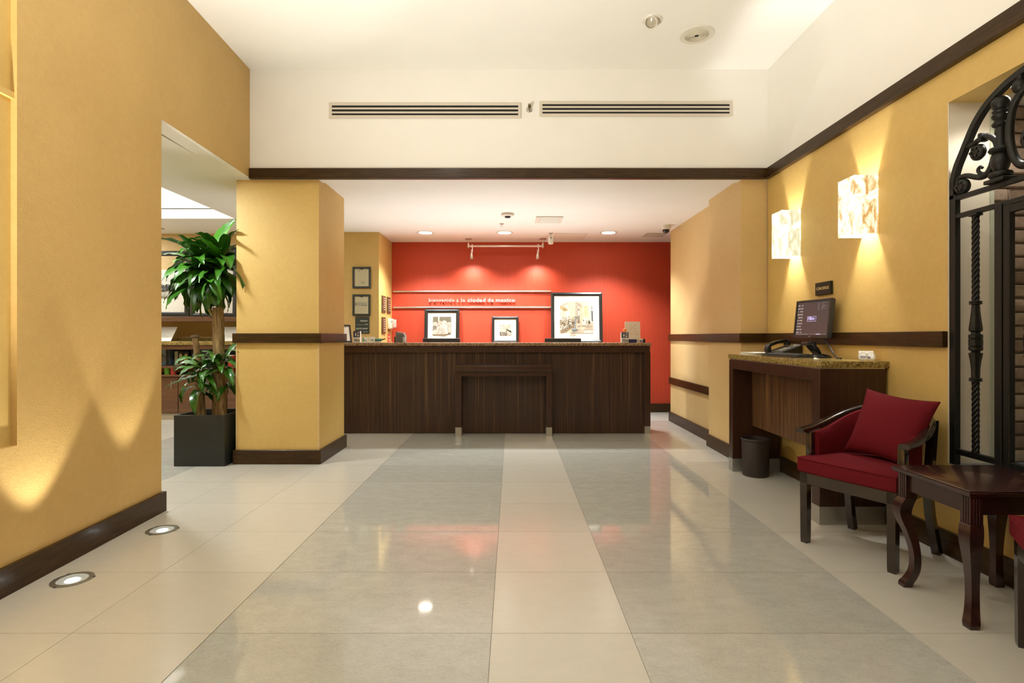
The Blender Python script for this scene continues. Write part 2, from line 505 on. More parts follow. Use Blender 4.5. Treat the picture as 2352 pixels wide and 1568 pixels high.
fl = struct(MB().box(-7.2, 4.2, -3.3, 9.0, -0.12, -0.003), 'floor', GROUT)
def tile_mesh(w, d, mat, nm):
    return MB().box(-w / 2 + .0011, w / 2 - .0011, -d / 2 + .0011, d / 2 - .0011, -0.003, 0.0).mesh(nm, mat, 0)
W = 0.565; D = 0.5665
edges = [(-5.735, W, 0), (-5.17, W, 0), (-4.605, W, 0), (-4.04, 2 * W, 1), (-2.91, W, 0), (-2.345, W, 0), (-1.78, W, 0), (-1.213, 2 * W, 1), (-0.083, W, 0), (0.482, 2 * W, 1), (1.610, W, 0), (2.173, W, 0)]
tm_w = tile_mesh(W, D, TILE_W, 'tile'); tm_g = tile_mesh(2 * W, D, TILE_G, 'grey_tile')
for k in range(-5, 12):
    y = 2.182 + D * (k + 0.5)
    for (x, w, g) in edges:
        if x < -2.4 and y < 2.0: continue
        o = bpy.data.objects.new('tile', tm_g if g else tm_w)
        COL.objects.link(o); o.parent = fl; o.location = (x + w / 2, y, 0)

# ceilings
struct(MB().box(-2.75, 2.75, -3.3, YB + .14, CH, CH + .12), 'ceiling', WHITE)
mb = MB()
mb.box(-3.51, 4.2, YB + .10, 9.0, CL, CL + .13)
mb.box(-3.51, -2.60, 2.4, YB + .10, CL, CL + .13)
mb.box(-7.2, -3.51, 6.84, 9.0, CL, CL + .13)
mb.box(-7.2, -3.51, 2.4, 3.9, CL, CL + .13)
mb.box(-7.2, -6.2, 3.9, 6.84, CL, CL + .13)
mb.box(-6.3, -3.45, 3.8, 6.9, CL + .19, CL + .25)
mb.box(-6.3, -3.45, 6.84, 6.90, CL + .12, CL + .2).box(-6.3, -3.45, 3.84, 3.9, CL + .12, CL + .2)
mb.box(-3.51, -3.45, 3.84, 6.9, CL + .12, CL + .2).box(-6.26, -6.2, 3.84, 6.9, CL + .12, CL + .2)
struct(mb, 'ceiling_low', WHITE)
# beam above the opening (white) with its soffit
struct(MB().box(-2.60, 2.64, YB, YB + .12, CL - .02, CH), 'wall_beam', WHITE)
# left wall: main length with a tall recess, and the header over the shop opening
def left_prism(mb, y0, y1, z0, z1, t=0.16, off=0.0):
    mb.prism([(XL(y0) + off, y0), (XL(y1) + off, y1), (XL(y1) - t, y1), (XL(y0) - t, y0)], z0, z1)
mb = MB()
left_prism(mb, 2.571, 3.70, 0, CH)
left_prism(mb, 1.2, 2.571, 0, 0.68)
left_prism(mb, -3.3, 1.2, 0, CH)
left_prism(mb, 3.70, YB, CL, CH)
struct(mb, 'wall_left', GOLD_ROUGH)
mb = MB()
left_prism(mb, 1.2, 2.571, 0.68, CH, 0.03, -0.13)
struct(mb, 'wall_left_recess', GOLD)
mb = MB(); left_prism(mb, 2.40, 2.571, 2.33, 2.36, 0.13, -0.012)
struct(mb, 'trim_8', GOLD)
mb = MB(); left_prism(mb, 3.70, YB, CL - .004, CL, 0.16, -0.004)
struct(mb, 'ceiling_header', WHITE)
# shop: back wall with niches is built with the shop; far side wall
struct(MB().box(-7.2, -7.1, 2.4, 9.0, 0, CL), 'wall_shop_side', GOLD)
struct(MB().box(-7.1, -2.62, 2.4, 2.5, 0, CL), 'wall_shop_front', GOLD)
# back of the lobby behind the camera
struct(MB().box(-2.8, 2.8, -3.3, -3.2, 0, CH), 'wall_front', GOLD_PALE)
# right wall
mb = MB()
mb.box(XR, 2.64, 2.976, YB, 0, CH)
mb.box(XR, 2.64, 1.86, 2.976, 0, 0.50)
mb.box(XR, 2.64, 1.86, 2.976, 2.484, 2.72)
mb.box(XR, 2.64, -3.3, 1.86, 0, 2.72)
struct(mb, 'wall_right', GOLD)
struct(MB().box(XR - .003, XR + .06, -3.3, YB, 2.72, CH), 'wall_right_upper', WHITE)
# niche behind the iron gate
struct(MB().box(2.402, 2.638, 2.970, 2.978, 0.5, 2.486), 'wall_niche_jamb', CREAM)
struct(MB().box(2.402, 3.4, 1.80, 3.2, 2.486, 2.54), 'ceiling_niche', CREAM)
struct(MB().box(2.402, 3.4, 1.80, 3.2, 0.44, 0.502), 'floor_niche', simple('grey sill', (0.16, 0.19, 0.22), 0.4))
struct(MB().box(3.3, 3.4, 1.80, 3.2, 0.5, 2.486), 'wall_niche_back', CREAM)
struct(MB().box(2.402, 3.4, 1.80, 1.86, 0.5, 2.486), 'wall_niche_near', CREAM)
struct(MB().box(2.626, 2.646, 2.962, 2.99, 0.5, 2.486), 'trim_9', simple('pale green trim', (0.50, 0.52, 0.40), 0.5))
bw = struct(MB().box(2.64, 3.32, 3.012, 3.10, 0.5, 2.486), 'wall_niche_brick', MORTAR)
bricks = []
for q in range(4):
    rr = random.Random(q)
    m_ = MB().box(-.096, .096, -.012, .012, -.0315, .0315, 0.006, 2)
    m_.v = [(x + rr.uniform(-.003, .003), y + rr.uniform(-.004, .003), z + rr.uniform(-.003, .003)) for x, y, z in m_.v]
    bricks.append(m_.mesh('brick', BRICKM, 50))
row = 0; z = 0.5355
while z < 2.46:
    x = 2.551 + (0.101 if row % 2 else 0.0)
    while x < 3.25:
        if x + .096 > 2.664:
            o = bpy.data.objects.new('brick', random.choice(bricks)); COL.objects.link(o)
            o.parent = bw; o.location = (x + .0, 3.004 + random.uniform(-.003, .003), z)
            o.rotation_euler = (0, random.uniform(-.012, .012), 0)
            if x - .096 < 2.648:
                s = (x + .096 - 2.648) / .192
                o.scale = (s, 1, 1); o.location.x = 2.648 + .096 * s
        x += 0.2025
    z += 0.0762; row += 1
# pilaster and passage wall on the right
struct(MB().box(2.155, 2.64, YB + .02, 5.91, 0, CL), 'wall_right_pilaster', GOLD_PALE)
struct(MB().box(2.25, 2.64, 5.91, 7.66, 0, CL), 'wall_right_passage', GOLD_PALE)
struct(MB().box(4.1, 4.2, 5.0, 9.0, 0, CL), 'wall_passage_end', GOLD)
struct(MB().box(2.64, 4.2, 5.1, 5.2, 0, CL), 'wall_passage_near', GOLD)
# column on the left
struct(MB().box(-2.593, -1.817, YB + .02, 5.84, 0, CL), 'wall_column', GOLD)
struct(MB().box(-2.597, -2.582, YB + .016, YB + .03, .133, 1.138).box(-1.830, -1.813, YB + .016, YB + .03, .133, 1.138), 'trim_12', GOLD_PALE)
# red wall and the wall with certificates
struct(MB().box(-1.91, 4.2, 8.55, 8.7, 0, CL), 'wall_back', REDWALL)
struct(MB().box(-3.35, -1.904, 7.72, 8.7, 0, CL), 'wall_back_left', GOLD)

# trims --------------------------------------------------------------
CZ0, CZ1 = 2.668, 2.768
mb = MB().box(-2.452, XR - .03, YB - .03, YB + .01, CZ0 + .012, CZ1, 0.003, 1)
mb.box(-2.452, XR - .03, YB - .038, YB + .01, CZ0, CZ0 + .014, 0.003, 1)
struct(mb, 'trim_1', WOOD)
mb = MB().box(XR - .03, XR + .01, -3.2, YB + .0, CZ0 + .012, CZ1, 0.003, 1)
mb.box(XR - .038, XR + .01, -3.2, YB + .0, CZ0, CZ0 + .014, 0.003, 1)
struct(mb, 'trim_2', WOOD)
RZ0, RZ1 = 1.138, 1.228
# chair rails
mb = MB().box(-2.62, -1.79, YB - .008, YB + .03, RZ0, RZ1, .004, 2).box(-1.825, -1.7905, YB + .02, 5.86, RZ0 + .0005, RZ1 - .0005, .004, 2).box(-2.6195, -2.585, YB + .02, 5.86, RZ0 + .0005, RZ1 - .0005, .004, 2)
struct(mb, 'trim_3', WOOD)
struct(MB().box(XR - .03, XR + .01, 2.975, YB + .02, RZ0, RZ1, .004, 2), 'trim_4', WOOD)
struct(MB().box(2.128, XR - .03, YB - .008, YB + .03, RZ0, RZ1, .004, 2).box(2.1285, 2.165, YB + .02, 5.935, RZ0 + .0005, RZ1 - .0005, .004, 2), 'trim_5', WOOD)
struct(MB().box(2.223, 2.26, 5.935, 7.69, RZ0, RZ1, .004, 2), 'trim_6', WOOD)
struct(MB().box(2.226, 2.26, 5.935, 7.68, .53, .622, .004, 2), 'trim_7', WOOD)
# baseboards
BH = 0.133
mb = MB()
mb.prism([(XL(-3.2) + .022, -3.2), (XL(3.722) + .022, 3.722), (XL(3.722) - .17, 3.722), (XL(3.70) - .17, 3.70), (XL(3.70) - .002, 3.70), (XL(-3.2) - .002, -3.2)], 0, BH)
struct(mb, 'baseboard_left', WOOD)
mb = MB().box(XR - .02, XR + .01, -3.2, 3.43, 0, BH, .003, 1).box(XR - .02, XR + .01, 3.53, 4.79, 0, BH, .003, 1).box(XR - .02, XR + .01, 4.868, YB, 0, BH, .003, 1)
struct(mb, 'baseboard_right', WOOD)
mb = MB().box(2.133, XR - .02, YB - .002, YB + .03, 0, BH, .003, 1).box(2.1335, 2.16, YB + .02, 5.932, 0, BH - .0005, .003, 1)
struct(mb, 'baseboard_pilaster', WOOD)
struct(MB().box(2.228, 2.26, 5.932, 7.685, 0, BH, .003, 1), 'baseboard_passage', WOOD)
mb = MB().box(-2.617, -1.793, YB - .004, YB + .03, 0, BH, .003, 1).box(-1.82, -1.7935, YB + .02, 5.864, 0, BH - .0005, .003, 1).box(-2.6165, -2.59, YB + .02, 5.864, 0, BH - .0005, .003, 1)
struct(mb, 'baseboard_column', WOOD)
struct(MB().box(-1.9, 4.1, 8.525, 8.56, 0, .135, .003, 1), 'baseboard_back', WOOD)

# ------------------------------------------------------------------ ceiling fixtures
def downlight(x, y, z, label, group, r=0.11, mat=GLOW):
    t = thing('ceiling_downlight', label, 'downlight', (x, y, z), group=group)
    MB().lathe([(r * .86, -.004), (r, -.008), (r * 1.12, -.006), (r * 1.14, 0), (r * .86, 0)], n=32, cap=False).build('trim_ring', FIXW, t)
    MB().lathe([(r * .87, -.003), (r * .5, -.006), (0.001, -.007)], n=32, cap=False).build('lamp_lens', mat, t)
    return t
for (lx, ly), w_ in zip(DESK_LAMPS, ('left of three lit downlights above the reception desk', 'middle of three lit downlights above the reception desk', 'right of three lit downlights above the reception desk')):
    downlight(lx, ly, CL, w_, 'downlights over the reception desk')
def small_down(x, y, z, label):
    downlight(x, y, z, label, 'added lobby ceiling downlights', r=.20)
for (lx, ly) in FILL_LAMPS:  # fixtures for the added, unseen lobby fill lamps
    small_down(lx, ly, CH, '%s added lobby downlight, unseen above the camera' % {2.2: 'nearest', .4: 'middle', -1.4: 'rearmost'}[ly])

# two slot vents on the white beam
def slot_vent(x0, x1, z0, z1, label):
    t = thing('slot_vent', label, 'vent', ((x0 + x1) / 2, YB, z0), group='slot vents on the white beam')
    o = ((x0 + x1) / 2, YB, z0)
    h = z1 - z0
    MB().box(x0 + .02, x1 - .02, YB - .004, YB - .001, z0 + .02, z1 - .02).build('dark_backing', DARKSLOT, t, o)
    fr = MB()
    b = .026
    fr.box(x0, x1, YB - .010, YB - .001, z0, z0 + b + .002, .002, 1).box(x0, x1, YB - .010, YB - .001, z1 - b, z1, .002, 1)
    fr.box(x0 + .0005, x0 + .028, YB - .0098, YB - .001, z0 + b - .002, z1 - b + .002, .002, 1).box(x1 - .028, x1 - .0005, YB - .0098, YB - .001, z0 + b - .002, z1 - b + .002, .002, 1)
    fr.build('frame', VENTW, t, o)
    inner = h - 2 * b
    for k in (1, 2):
        zc = z0 + b + (inner - .0352) / 3 * k + .0176 * (k - .5)
        MB().box(x0 + .025, x1 - .025, YB - .009, YB - .004, zc - .0088, zc + .0088, .002, 1).build('slat', VENTW, t, o)
slot_vent(-1.714, 0.086, 3.240, 3.386, 'long three-slot air vent left of the beam sprinkler')
slot_vent(0.257, 2.065, 3.256, 3.398, 'long three-slot air vent right of the beam sprinkler')
t = thing('sidewall_sprinkler', 'small metal sprinkler head on the beam between two vents', 'sprinkler', (.163, YB, 3.325))
MB().lathe([(.004, -.012), (.022, -.010), (.03, -.002), (.03, 0)], n=20, axis='y').build('escutcheon', STEEL, t)
MB().tube([(0, -.008, -.008), (0, -.05, -.006)], .009, 10).box(-.014, .014, -.056, -.03, .012, .03).tube([(-.010, -.02, 0), (-.012, -.045, 0), (0, -.056, 0), (.012, -.045, 0), (.010, -.02, 0)], .003, 6).build('nozzle', simple('dull brass', (0.25, 0.2, 0.12), .4, .8), t)

# tilted recessed spotlight in the high ceiling
t = thing('recessed_spotlight', 'unlit tilted white spotlight recessed in the high ceiling', 'spotlight', (1.11, 4.27, CH))
MB().lathe([(.052, -.003), (.058, -.008), (.078, -.006), (.082, 0), (.052, 0)], n=32, cap=False).build('trim_ring', FIXW, t)
Mt = Matrix.Rotation(R(-40), 4, 'X') @ Matrix.Rotation(R(22), 4, 'Y')
MB().lathe([(.050, .02), (.050, -.055), (.046, -.060), (.042, -.056), (.042, -.02), (.001, -.012)], n=28, cap=False).xf(Mt).build('lamp_barrel', FIXW, t)
MB().lathe([(.040, -.040), (.028, -.034), (.012, -.038), (.001, -.040)], n=24, cap=False).xf(Mt).build('lamp_face', simple('unlit bulb glass', (.45, .40, .30), .2), t)
# ceiling speaker
t = thing('ceiling_speaker', 'round cream speaker grille on the high ceiling', 'speaker', (1.53, 4.473, CH))
MB().lathe([(.139, 0), (.139, -.006), (.134, -.010), (.10, -.010)] , n=48, cap=False).build('rim', FIXW, t)
g = MB()
rad = .10
prof = []
for k in range(6):
    prof += [(rad, -.010), (rad - .006, -.014), (rad - .009, -.014), (rad - .0105, -.006)]
    rad -= .0145
prof += [(rad, -.012), (.016, -.012)]
g.lathe(prof, n=48, cap=False); g.build('grille', simple('speaker grille', (.62, .57, .45), .5), t)
MB().lathe([(.017, -.012), (.001, -.0125)], n=20, cap=False).build('centre_cap', DARKSLOT, t)
for a in (40, 130, 220, 310):
    MB().lathe([(.004, -.0095), (.004, -.0115), (.0005, -.012)], c=(.12 * cos(R(a)), .12 * sin(R(a)), 0), n=8).build('screw', STEEL, t)

# low ceiling: smoke detector, sprinkler, vent, cameras, access panel
t = thing('smoke_detector', 'round white smoke detector on the low ceiling', 'detector', (-.053, 6.57, CL))
MB().lathe([(.08, 0), (.08, -.012), (.072, -.025), (.045, -.034)], n=32).build('base', FIXW, t)
MB().lathe([(.036, -.032), (.034, -.046), (.02, -.050), (.001, -.051)], n=24, cap=False).build('sensor', DARKSLOT, t)
t = thing('ceiling_sprinkler', 'tiny pendant sprinkler behind the smoke detector', 'sprinkler', (-.138, 7.15, CL))
MB().lathe([(.03, 0), (.026, -.006), (.008, -.009)], n=20).build('escutcheon', STEEL, t)
MB().tube([(0, 0, -.008), (0, 0, -.034)], .005, 8).lathe([(.012, -.034), (.012, -.037)], n=12).build('nozzle', STEEL, t)
t = thing('ceiling_air_diffuser', 'small rectangular louvred diffuser beside the smoke detector', 'vent', (.47, 6.89, CL))
f_ = MB()
for (x0, x1, y0, y1) in ((-.17, .17, -.18, -.13), (-.17, .17, .13, .18), (-.1695, -.12, -.131, .131), (.12, .1695, -.131, .131)):
    f_.box(x0, x1, y0, y1, -.012, 0, .003, 1)
f_.build('frame', FIXW, t)
MB().box(-.12, .12, -.13, .13, -.002, 0).build('dark_backing', DARKSLOT, t)
for k in range(5):
    b_ = MB().box(-.118, .118, -.016, .016, -.001, .001)
    b_.xf(Matrix.Translation((0, -.10 + .05 * k, -.010)) @ Matrix.Rotation(R(-32), 4, 'X')).build('louvre', FIXW, t)
t = thing('pendant_camera', 'white cylindrical security camera hanging beside the track light', 'camera', (.56, 7.80, CL))
MB().lathe([(.032, 0), (.032, -.008), (.012, -.014), (.010, -.05)], n=20).build('mount', STEEL, t)
MB().lathe([(.012, -.045), (.036, -.055), (.040, -.075), (.040, -.135), (.034, -.158), (.001, -.165)], n=24, cap=False).build('housing', simple('camera white', (.82, .80, .74), .3), t)
MB().lathe([(.009, -.044), (.009, -.034)], c=(0, 0, -.076 + .0), n=12, axis='y').build('lens', BLACK, t)
t = thing('dome_camera', 'white dome security camera with dark bubble near the passage wall', 'camera', (2.075, 7.27, CL))
MB().lathe([(.066, 0), (.066, -.02), (.058, -.05), (.048, -.056)], n=28).build('base', FIXW, t)
MB().lathe([(.046, -.054), (.044, -.078), (.030, -.096), (.001, -.102)], n=24, cap=False).build('dome', simple('smoked dome', (.02, .018, .015), .08), t)
t = thing('ceiling_vent', 'small grey ceiling grille behind the dome camera', 'vent', (2.12, 7.93, CL))
MB().box(-.17, .13, -.14, .14, -.008, 0, .002, 1).build('frame', simple('grille grey', (.5, .46, .38), .5), t)
for k in range(6):
    MB().box(-.15, .11, -.115 + .043 * k, -.097 + .043 * k, -.013, -.007).build('louvre', FIXW, t)
t = thing('access_panel', 'faint flush white access panel in the low ceiling', 'panel', (.86, 8.05, CL))
MB().box(-.22, .22, -.22, .22, -.003, 0).build('door', simple('panel paint', (.80, .75, .65), .6), t)
f_ = MB()
for (x0, x1, y0, y1) in ((-.235, .235, -.235, -.222), (-.235, .235, .222, .235), (-.235, -.222, -.222, .222), (.222, .235, -.222, .222)):
    f_.box(x0, x1, y0, y1, -.004, 0)
f_.build('frame', FIXW, t)

# track light in front of the red wall
t = thing('track_light', 'silver two-lamp rod track light hanging before the red wall', 'track light', (-.097, 8.25, CL))
for sx in (-.569, .569):
    MB().lathe([(.055, 0), (.055, -.006), (.02, -.010)], c=(sx, 0, 0), n=24).build('canopy', STEEL, t)
    MB().tube([(sx, 0, -.008), (sx, 0, -.075)], .005, 8).lathe([(.012, -.07), (.016, -.085), (.016, -.125), (.010, -.14), (.003, -.145)], c=(sx, 0, 0), n=16).build('hanger', SILVER, t)
MB().tube([(-.575, 0, -.113), (.575, 0, -.113)], .0155, 16).build('rod', SILVER, t)
for i, sx in enumerate((-.513, .497)):
    MB().lathe([(.013, -.085), (.017, -.1), (.017, -.126), (.010, -.135)], c=(sx, 0, 0), n=14).tube([(sx + .004, 0, -.13), (sx + .008, 0, -.20)], .005, 8).tube([(sx - .010, .002, -.165), (sx - .010, .002, -.215)], .004, 8).box(sx - .014, sx + .012, -.006, .008, -.215, -.203, .002, 1).build('stem', SILVER, t)
    hd = MB().lathe([(.007, .0), (.012, -.012), (.020, -.04), (.028, -.085), (.029, -.10), (.025, -.10), (.018, -.06), (.001, -.05)], n=24, cap=False)
    hd.xf(Matrix.Translation((sx - .008, .002, -.208)) @ Matrix.Rotation(R(12), 4, 'X'))
    ho = hd.build('lamp_head', SILVER, t)
    gl = MB().lathe([(.024, -.096), (.001, -.095)], n=20, cap=False)
    gl.xf(Matrix.Translation((sx - .008, .002, -.208)) @ Matrix.Rotation(R(12), 4, 'X')).build('bulb', GLOW, ho)
    lamp('SPOT', (-.097 + sx - .008, 8.25 + .03, CL - .32), 24, WARM, spot_size=R(140), spot_blend=1.0, shadow_soft_size=.025, aim=(-.097 + sx, 8.55, 1.3))

# ------------------------------------------------------------------ reception desk
RX0, RX1 = -2.36, 1.70
t = thing('reception_desk', 'long dark striped-veneer reception desk with granite top', 'reception desk', (-.33, 6.9, 0))
o = (-.33, 6.9, 0)
MB().box(RX0, RX1 + .005, 6.60, 7.22, 1.082, 1.12, .006, 2).build('countertop', GRAN, t, o, label='speckled brown granite countertop')
MB().box(RX0 + .02, RX1 - .005, 6.625, 6.70, 1.0, 1.082, .002, 1).build('fascia', WOODV, t, o)
px = [RX0 + .02, -1.63, -.69, .49, RX1 - .06]
for a, b in zip(px[:-1], px[1:]):
    MB().box(a + .0015, b - .0015, 6.67, 6.70, 0.004, 1.0).build('panel', ZEBRA, t, o)
MB().box(RX1 - .075, RX1, 6.625, 6.70, .095, 1.0, .002, 1).build('end_post', WOODV, t, o)
MB().box(RX1 - .07, RX1 - .002, 6.628, 6.70, 0, .095).build('kick_plate', PLATE, t, o, label='silver metal foot of the desk end')
MB().box(RX1 - .03, RX1, 6.70, 7.15, .0, 1.082).build('side_panel', WOODV, t, o)
MB().box(RX0 + .05, RX1 - .04, 6.735, 7.70, .72, .75).build('work_surface', WOODV, t, o)
MB().box(RX0 + .02, RX0 + .05, 6.70, 7.15, .0, 1.082).build('side_panel', WOODV, t, o)
MB().box(RX0 + .05, RX1 - .04, 6.702, 6.73, .0, 1.08).build('back_panel', WOODV, t, o)
t = thing('fill_light', 'long added fill light, unseen behind the reception desk', 'lamp', (-.3, 7.66, .75))  # invented fixture for the added fill lamp behind the desk
MB().box(-1.6, 1.6, .012, .03, .03, .10, .004, 1).build('reflector', SILVER, t)
for sx in (-1.2, 0, 1.2):
    MB().box(sx - .03, sx + .03, -.02, .03, 0, .03, .003, 1).build('foot', BLACK, t)
MB().tube([(-1.58, 0, .05), (1.58, 0, .05)], .008, 10).build('tube', GLOW, t)
# lowered shelf in front of it
t = thing('writing_shelf', 'low wooden writing shelf on two metal-footed legs before the desk', 'shelf', (-.1, 6.55, 0))
o = (-.1, 6.55, 0)
MB().box(-.685, .485, 6.46, 6.668, .778, .853, .004, 2).build('shelf_top', WOODV, t, o)
MB().box(-.66, .46, 6.49, 6.668, .722, .778).build('apron', WOODV, t, o)
for (a, b) in ((-.682, -.608), (.41, .482)):
    lg = MB().box(a, b, 6.49, 6.668, .105, .778, .002, 1).build('leg', WOODV, t, o)
    MB().box(a + .001, b - .001, 6.488, 6.668, 0, .105).build('metal_foot', PLATE, lg, o, label='brushed metal foot')

# monitors behind the desk
def desk_monitor(x0, x1, label):
    t = thing('desk_monitor', label, 'monitor', ((x0 + x1) / 2, 7.22, .75), group='monitors behind the reception desk')
    w = (x1 - x0) / 2
    MB().box(-w, w, -.012, .016, .08, .425, .006, 2).xf(Matrix.Translation((0, .10, 0)) @ Matrix.Rotation(R(7), 4, 'X')).build('screen_housing', BLACKP, t)
    MB().box(-w + .015, w - .015, .017, .018, .1, .40).xf(Matrix.Translation((0, .10, 0)) @ Matrix.Rotation(R(7), 4, 'X')).build('screen', simple('screen off', (.02, .02, .025), .15), t)
    MB().lathe([(.10, 0), (.10, .008), (.02, .015), (.018, .20)], c=(0, .06, 0), n=20).build('stand', BLACKP, t)
desk_monitor(-1.20, -.70, 'black monitor top behind the desk before the cactus picture')
desk_monitor(.44, .93, 'black monitor top behind the desk before the street picture')

# back counter under the pictures
t = thing('back_counter', 'low dark counter along the foot of the red wall', 'counter', (-.1, 8.35, 0))
o = (-.1, 8.35, 0)
MB().box(-1.5, 1.55, 8.13, 8.52, 1.06, 1.095, .004, 2).build('countertop', GRAN, t, o)
MB().box(-1.48, 1.53, 8.16, 8.52, .0, 1.06).build('body', WOODV, t, o)
for k in range(4):
    a = -1.47 + k * .75
    dr = MB().box(a + .005, a + .74, 8.140, 8.16, .1, 1.04, .003, 1).build('door', WOODV, t, o)
    MB().box(a + .66, a + .675, 8.125, 8.14, .72, .86, .003, 1).build('handle', STEEL, dr, o)

# ------------------------------------------------------------------ pictures
def ell(cx, cy, rx, ry, n=18, a0=0, a1=360):
    return [(cx + rx * cos(R(a0 + (a1 - a0) * k / n)), cy + ry * sin(R(a0 + (a1 - a0) * k / n))) for k in range(n)]
def rect(x0, y0, x1, y1): return [(x0, y0), (x1, y0), (x1, y1), (x0, y1)]

def print_mb(shapes, x0, x1, z0, z1, y, step=.00025):
    """flat coloured artwork, drawn in 0..1 coordinates, facing -y"""
    mb = MB()
    for i, (poly, c) in enumerate(shapes):
        pts = [(x0 + (x1 - x0) * min(1, max(0, a)), y - step * i, z0 + (z1 - z0) * min(1, max(0, b))) for a, b in poly]
        mb.add(pts, [list(range(len(pts)))], c)
    return mb

def picture(label, loc, w, h, border, art, shapes, lean=6.0, rz=0.0, group=None, depth=.03, fmat=BLACK, cat='picture'):
    """origin at the middle of the bottom edge, facing -y"""
    t = thing('framed_picture', label, cat, loc, group=group, rot=(R(-lean), 0, rz))
    fr = MB()
    x, z0, z1 = w / 2, 0.0, h
    b = border
    def bar(p):      # mitred bar, outer edge lower than the inner ridge
        fr.add(p, [(0, 1, 2, 3), (4, 5, 6, 7), (0, 1, 5, 4), (1, 2, 6, 5), (2, 3, 7, 6), (3, 0, 4, 7)])
    yf, yb, yi = -depth * .8, depth * .2, -depth
    for (oa, ob, ib, ia) in (((-x, z0), (x, z0), (x - b, z0 + b), (-x + b, z0 + b)), ((x, z0), (x, z1), (x - b, z1 - b), (x - b, z0 + b)),
                             ((x, z1), (-x, z1), (-x + b, z1 - b), (x - b, z1 - b)), ((-x, z1), (-x, z0), (-x + b, z0 + b), (-x + b, z1 - b))):
        mid = [((oa[i] + ia[i]) / 2, (ob[i] + ib[i]) / 2) for i in (0, 1)]
        ma = ((oa[0] + ia[0]) / 2, (oa[1] + ia[1]) / 2); mb_ = ((ob[0] + ib[0]) / 2, (ob[1] + ib[1]) / 2)
        fr.add([(oa[0], yb, oa[1]), (ob[0], yb, ob[1]), (ob[0], yf, ob[1]), (oa[0], yf, oa[1]), (ma[0], yi, ma[1]), (mb_[0], yi, mb_[1]),
                (ia[0], yf * .6, ia[1]), (ib[0], yf * .6, ib[1]), (ia[0], yb, ia[1]), (ib[0], yb, ib[1])],
               [(0, 1, 2, 3), (3, 2, 5, 4), (4, 5, 7, 6), (6, 7, 9, 8), (8, 9, 1, 0)])
    fr.build('frame', fmat, t)
    MB().box(-x + b * .8, x - b * .8, -.004, .004, b * .8, h - b * .8).build('mat_board', MATB, t)
    ax0, ax1, az0, az1 = art
    print_mb(shapes, -x + ax0 * w, -x + ax1 * w, az0 * h, az1 * h, -.0045).build('print', PRINT, t, smooth=0)
    MB().box(-x + b * .85, x - b * .85, -.0115, -.0105, b * .85, h - b * .85).build('glass', GLASS, t)
    return t

rr = random.Random(3)
cactus = [(rect(0, 0, 1, 1), (.16, .14, .09)), (rect(.28, .5, .36, 1), (.62, .55, .44)), (rect(0, 0, 1, .55), (.42, .35, .26))]
for (cx, cy, rx, ry, v) in ((.12, .55, .17, .16, .52), (.38, .6, .13, .18, .46), (.62, .62, .17, .17, .60), (.88, .5, .2, .2, .5), (.1, .3, .16, .2, .5), (.3, .25, .1, .2, .62),
                            (.48, .36, .16, .2, .56), (.66, .42, .12, .14, .66), (.5, .2, .2, .17, .46), (.14, .1, .2, .16, .6), (.36, .06, .14, .1, .5), (.76, .18, .13, .17, .68), (.93, .24, .12, .17, .5), (.6, .04, .14, .1, .42)):
    cactus.append((ell(cx, cy, rx, ry), (v * .55, v * .45, v * .36)))
    cactus.append((ell(cx + .01, cy + .01, rx * .86, ry * .9), (v, v * .84, v * .68)))
    for q in (-.6, -.2, .2, .6):
        cactus.append((ell(cx + rx * q * .9, cy, rx * .06, ry * .8 * math.sqrt(1 - q * q), 8), (v * .6, v * .5, v * .4)))
boat = [(rect(0, 0, 1, 1), (.52, .44, .34)), ([(0, .35), (1, .12), (1, .0), (0, 0)], (.36, .31, .25)), (ell(.2, .8, .22, .16), (.34, .28, .2)), (ell(.2, .8, .16, .11), (.6, .5, .4)),
        ([(.0, .58), (1, .4), (1, .34), (0, .5)], (.66, .58, .46)), ([(.5, .72), (.62, .58), (1, .42), (1, .24), (.6, .5)], (.03, .03, .03)),
        ([(.86, 1), (.89, 1), (.60, .38), (.57, .38)], (.10, .09, .07)), ([(.55, .55), (.66, .5), (.62, 0), (.52, 0)], (.2, .17, .13)),
        ([(0, .36), (.5, .3), (.56, 0), (.04, 0)], (.13, .11, .09)), ([(.1, .3), (.2, .3), (.32, .02), (.22, .02)], (.38, .32, .25)), ([(.3, .28), (.36, .28), (.46, .02), (.4, .02)], (.32, .27, .2))]
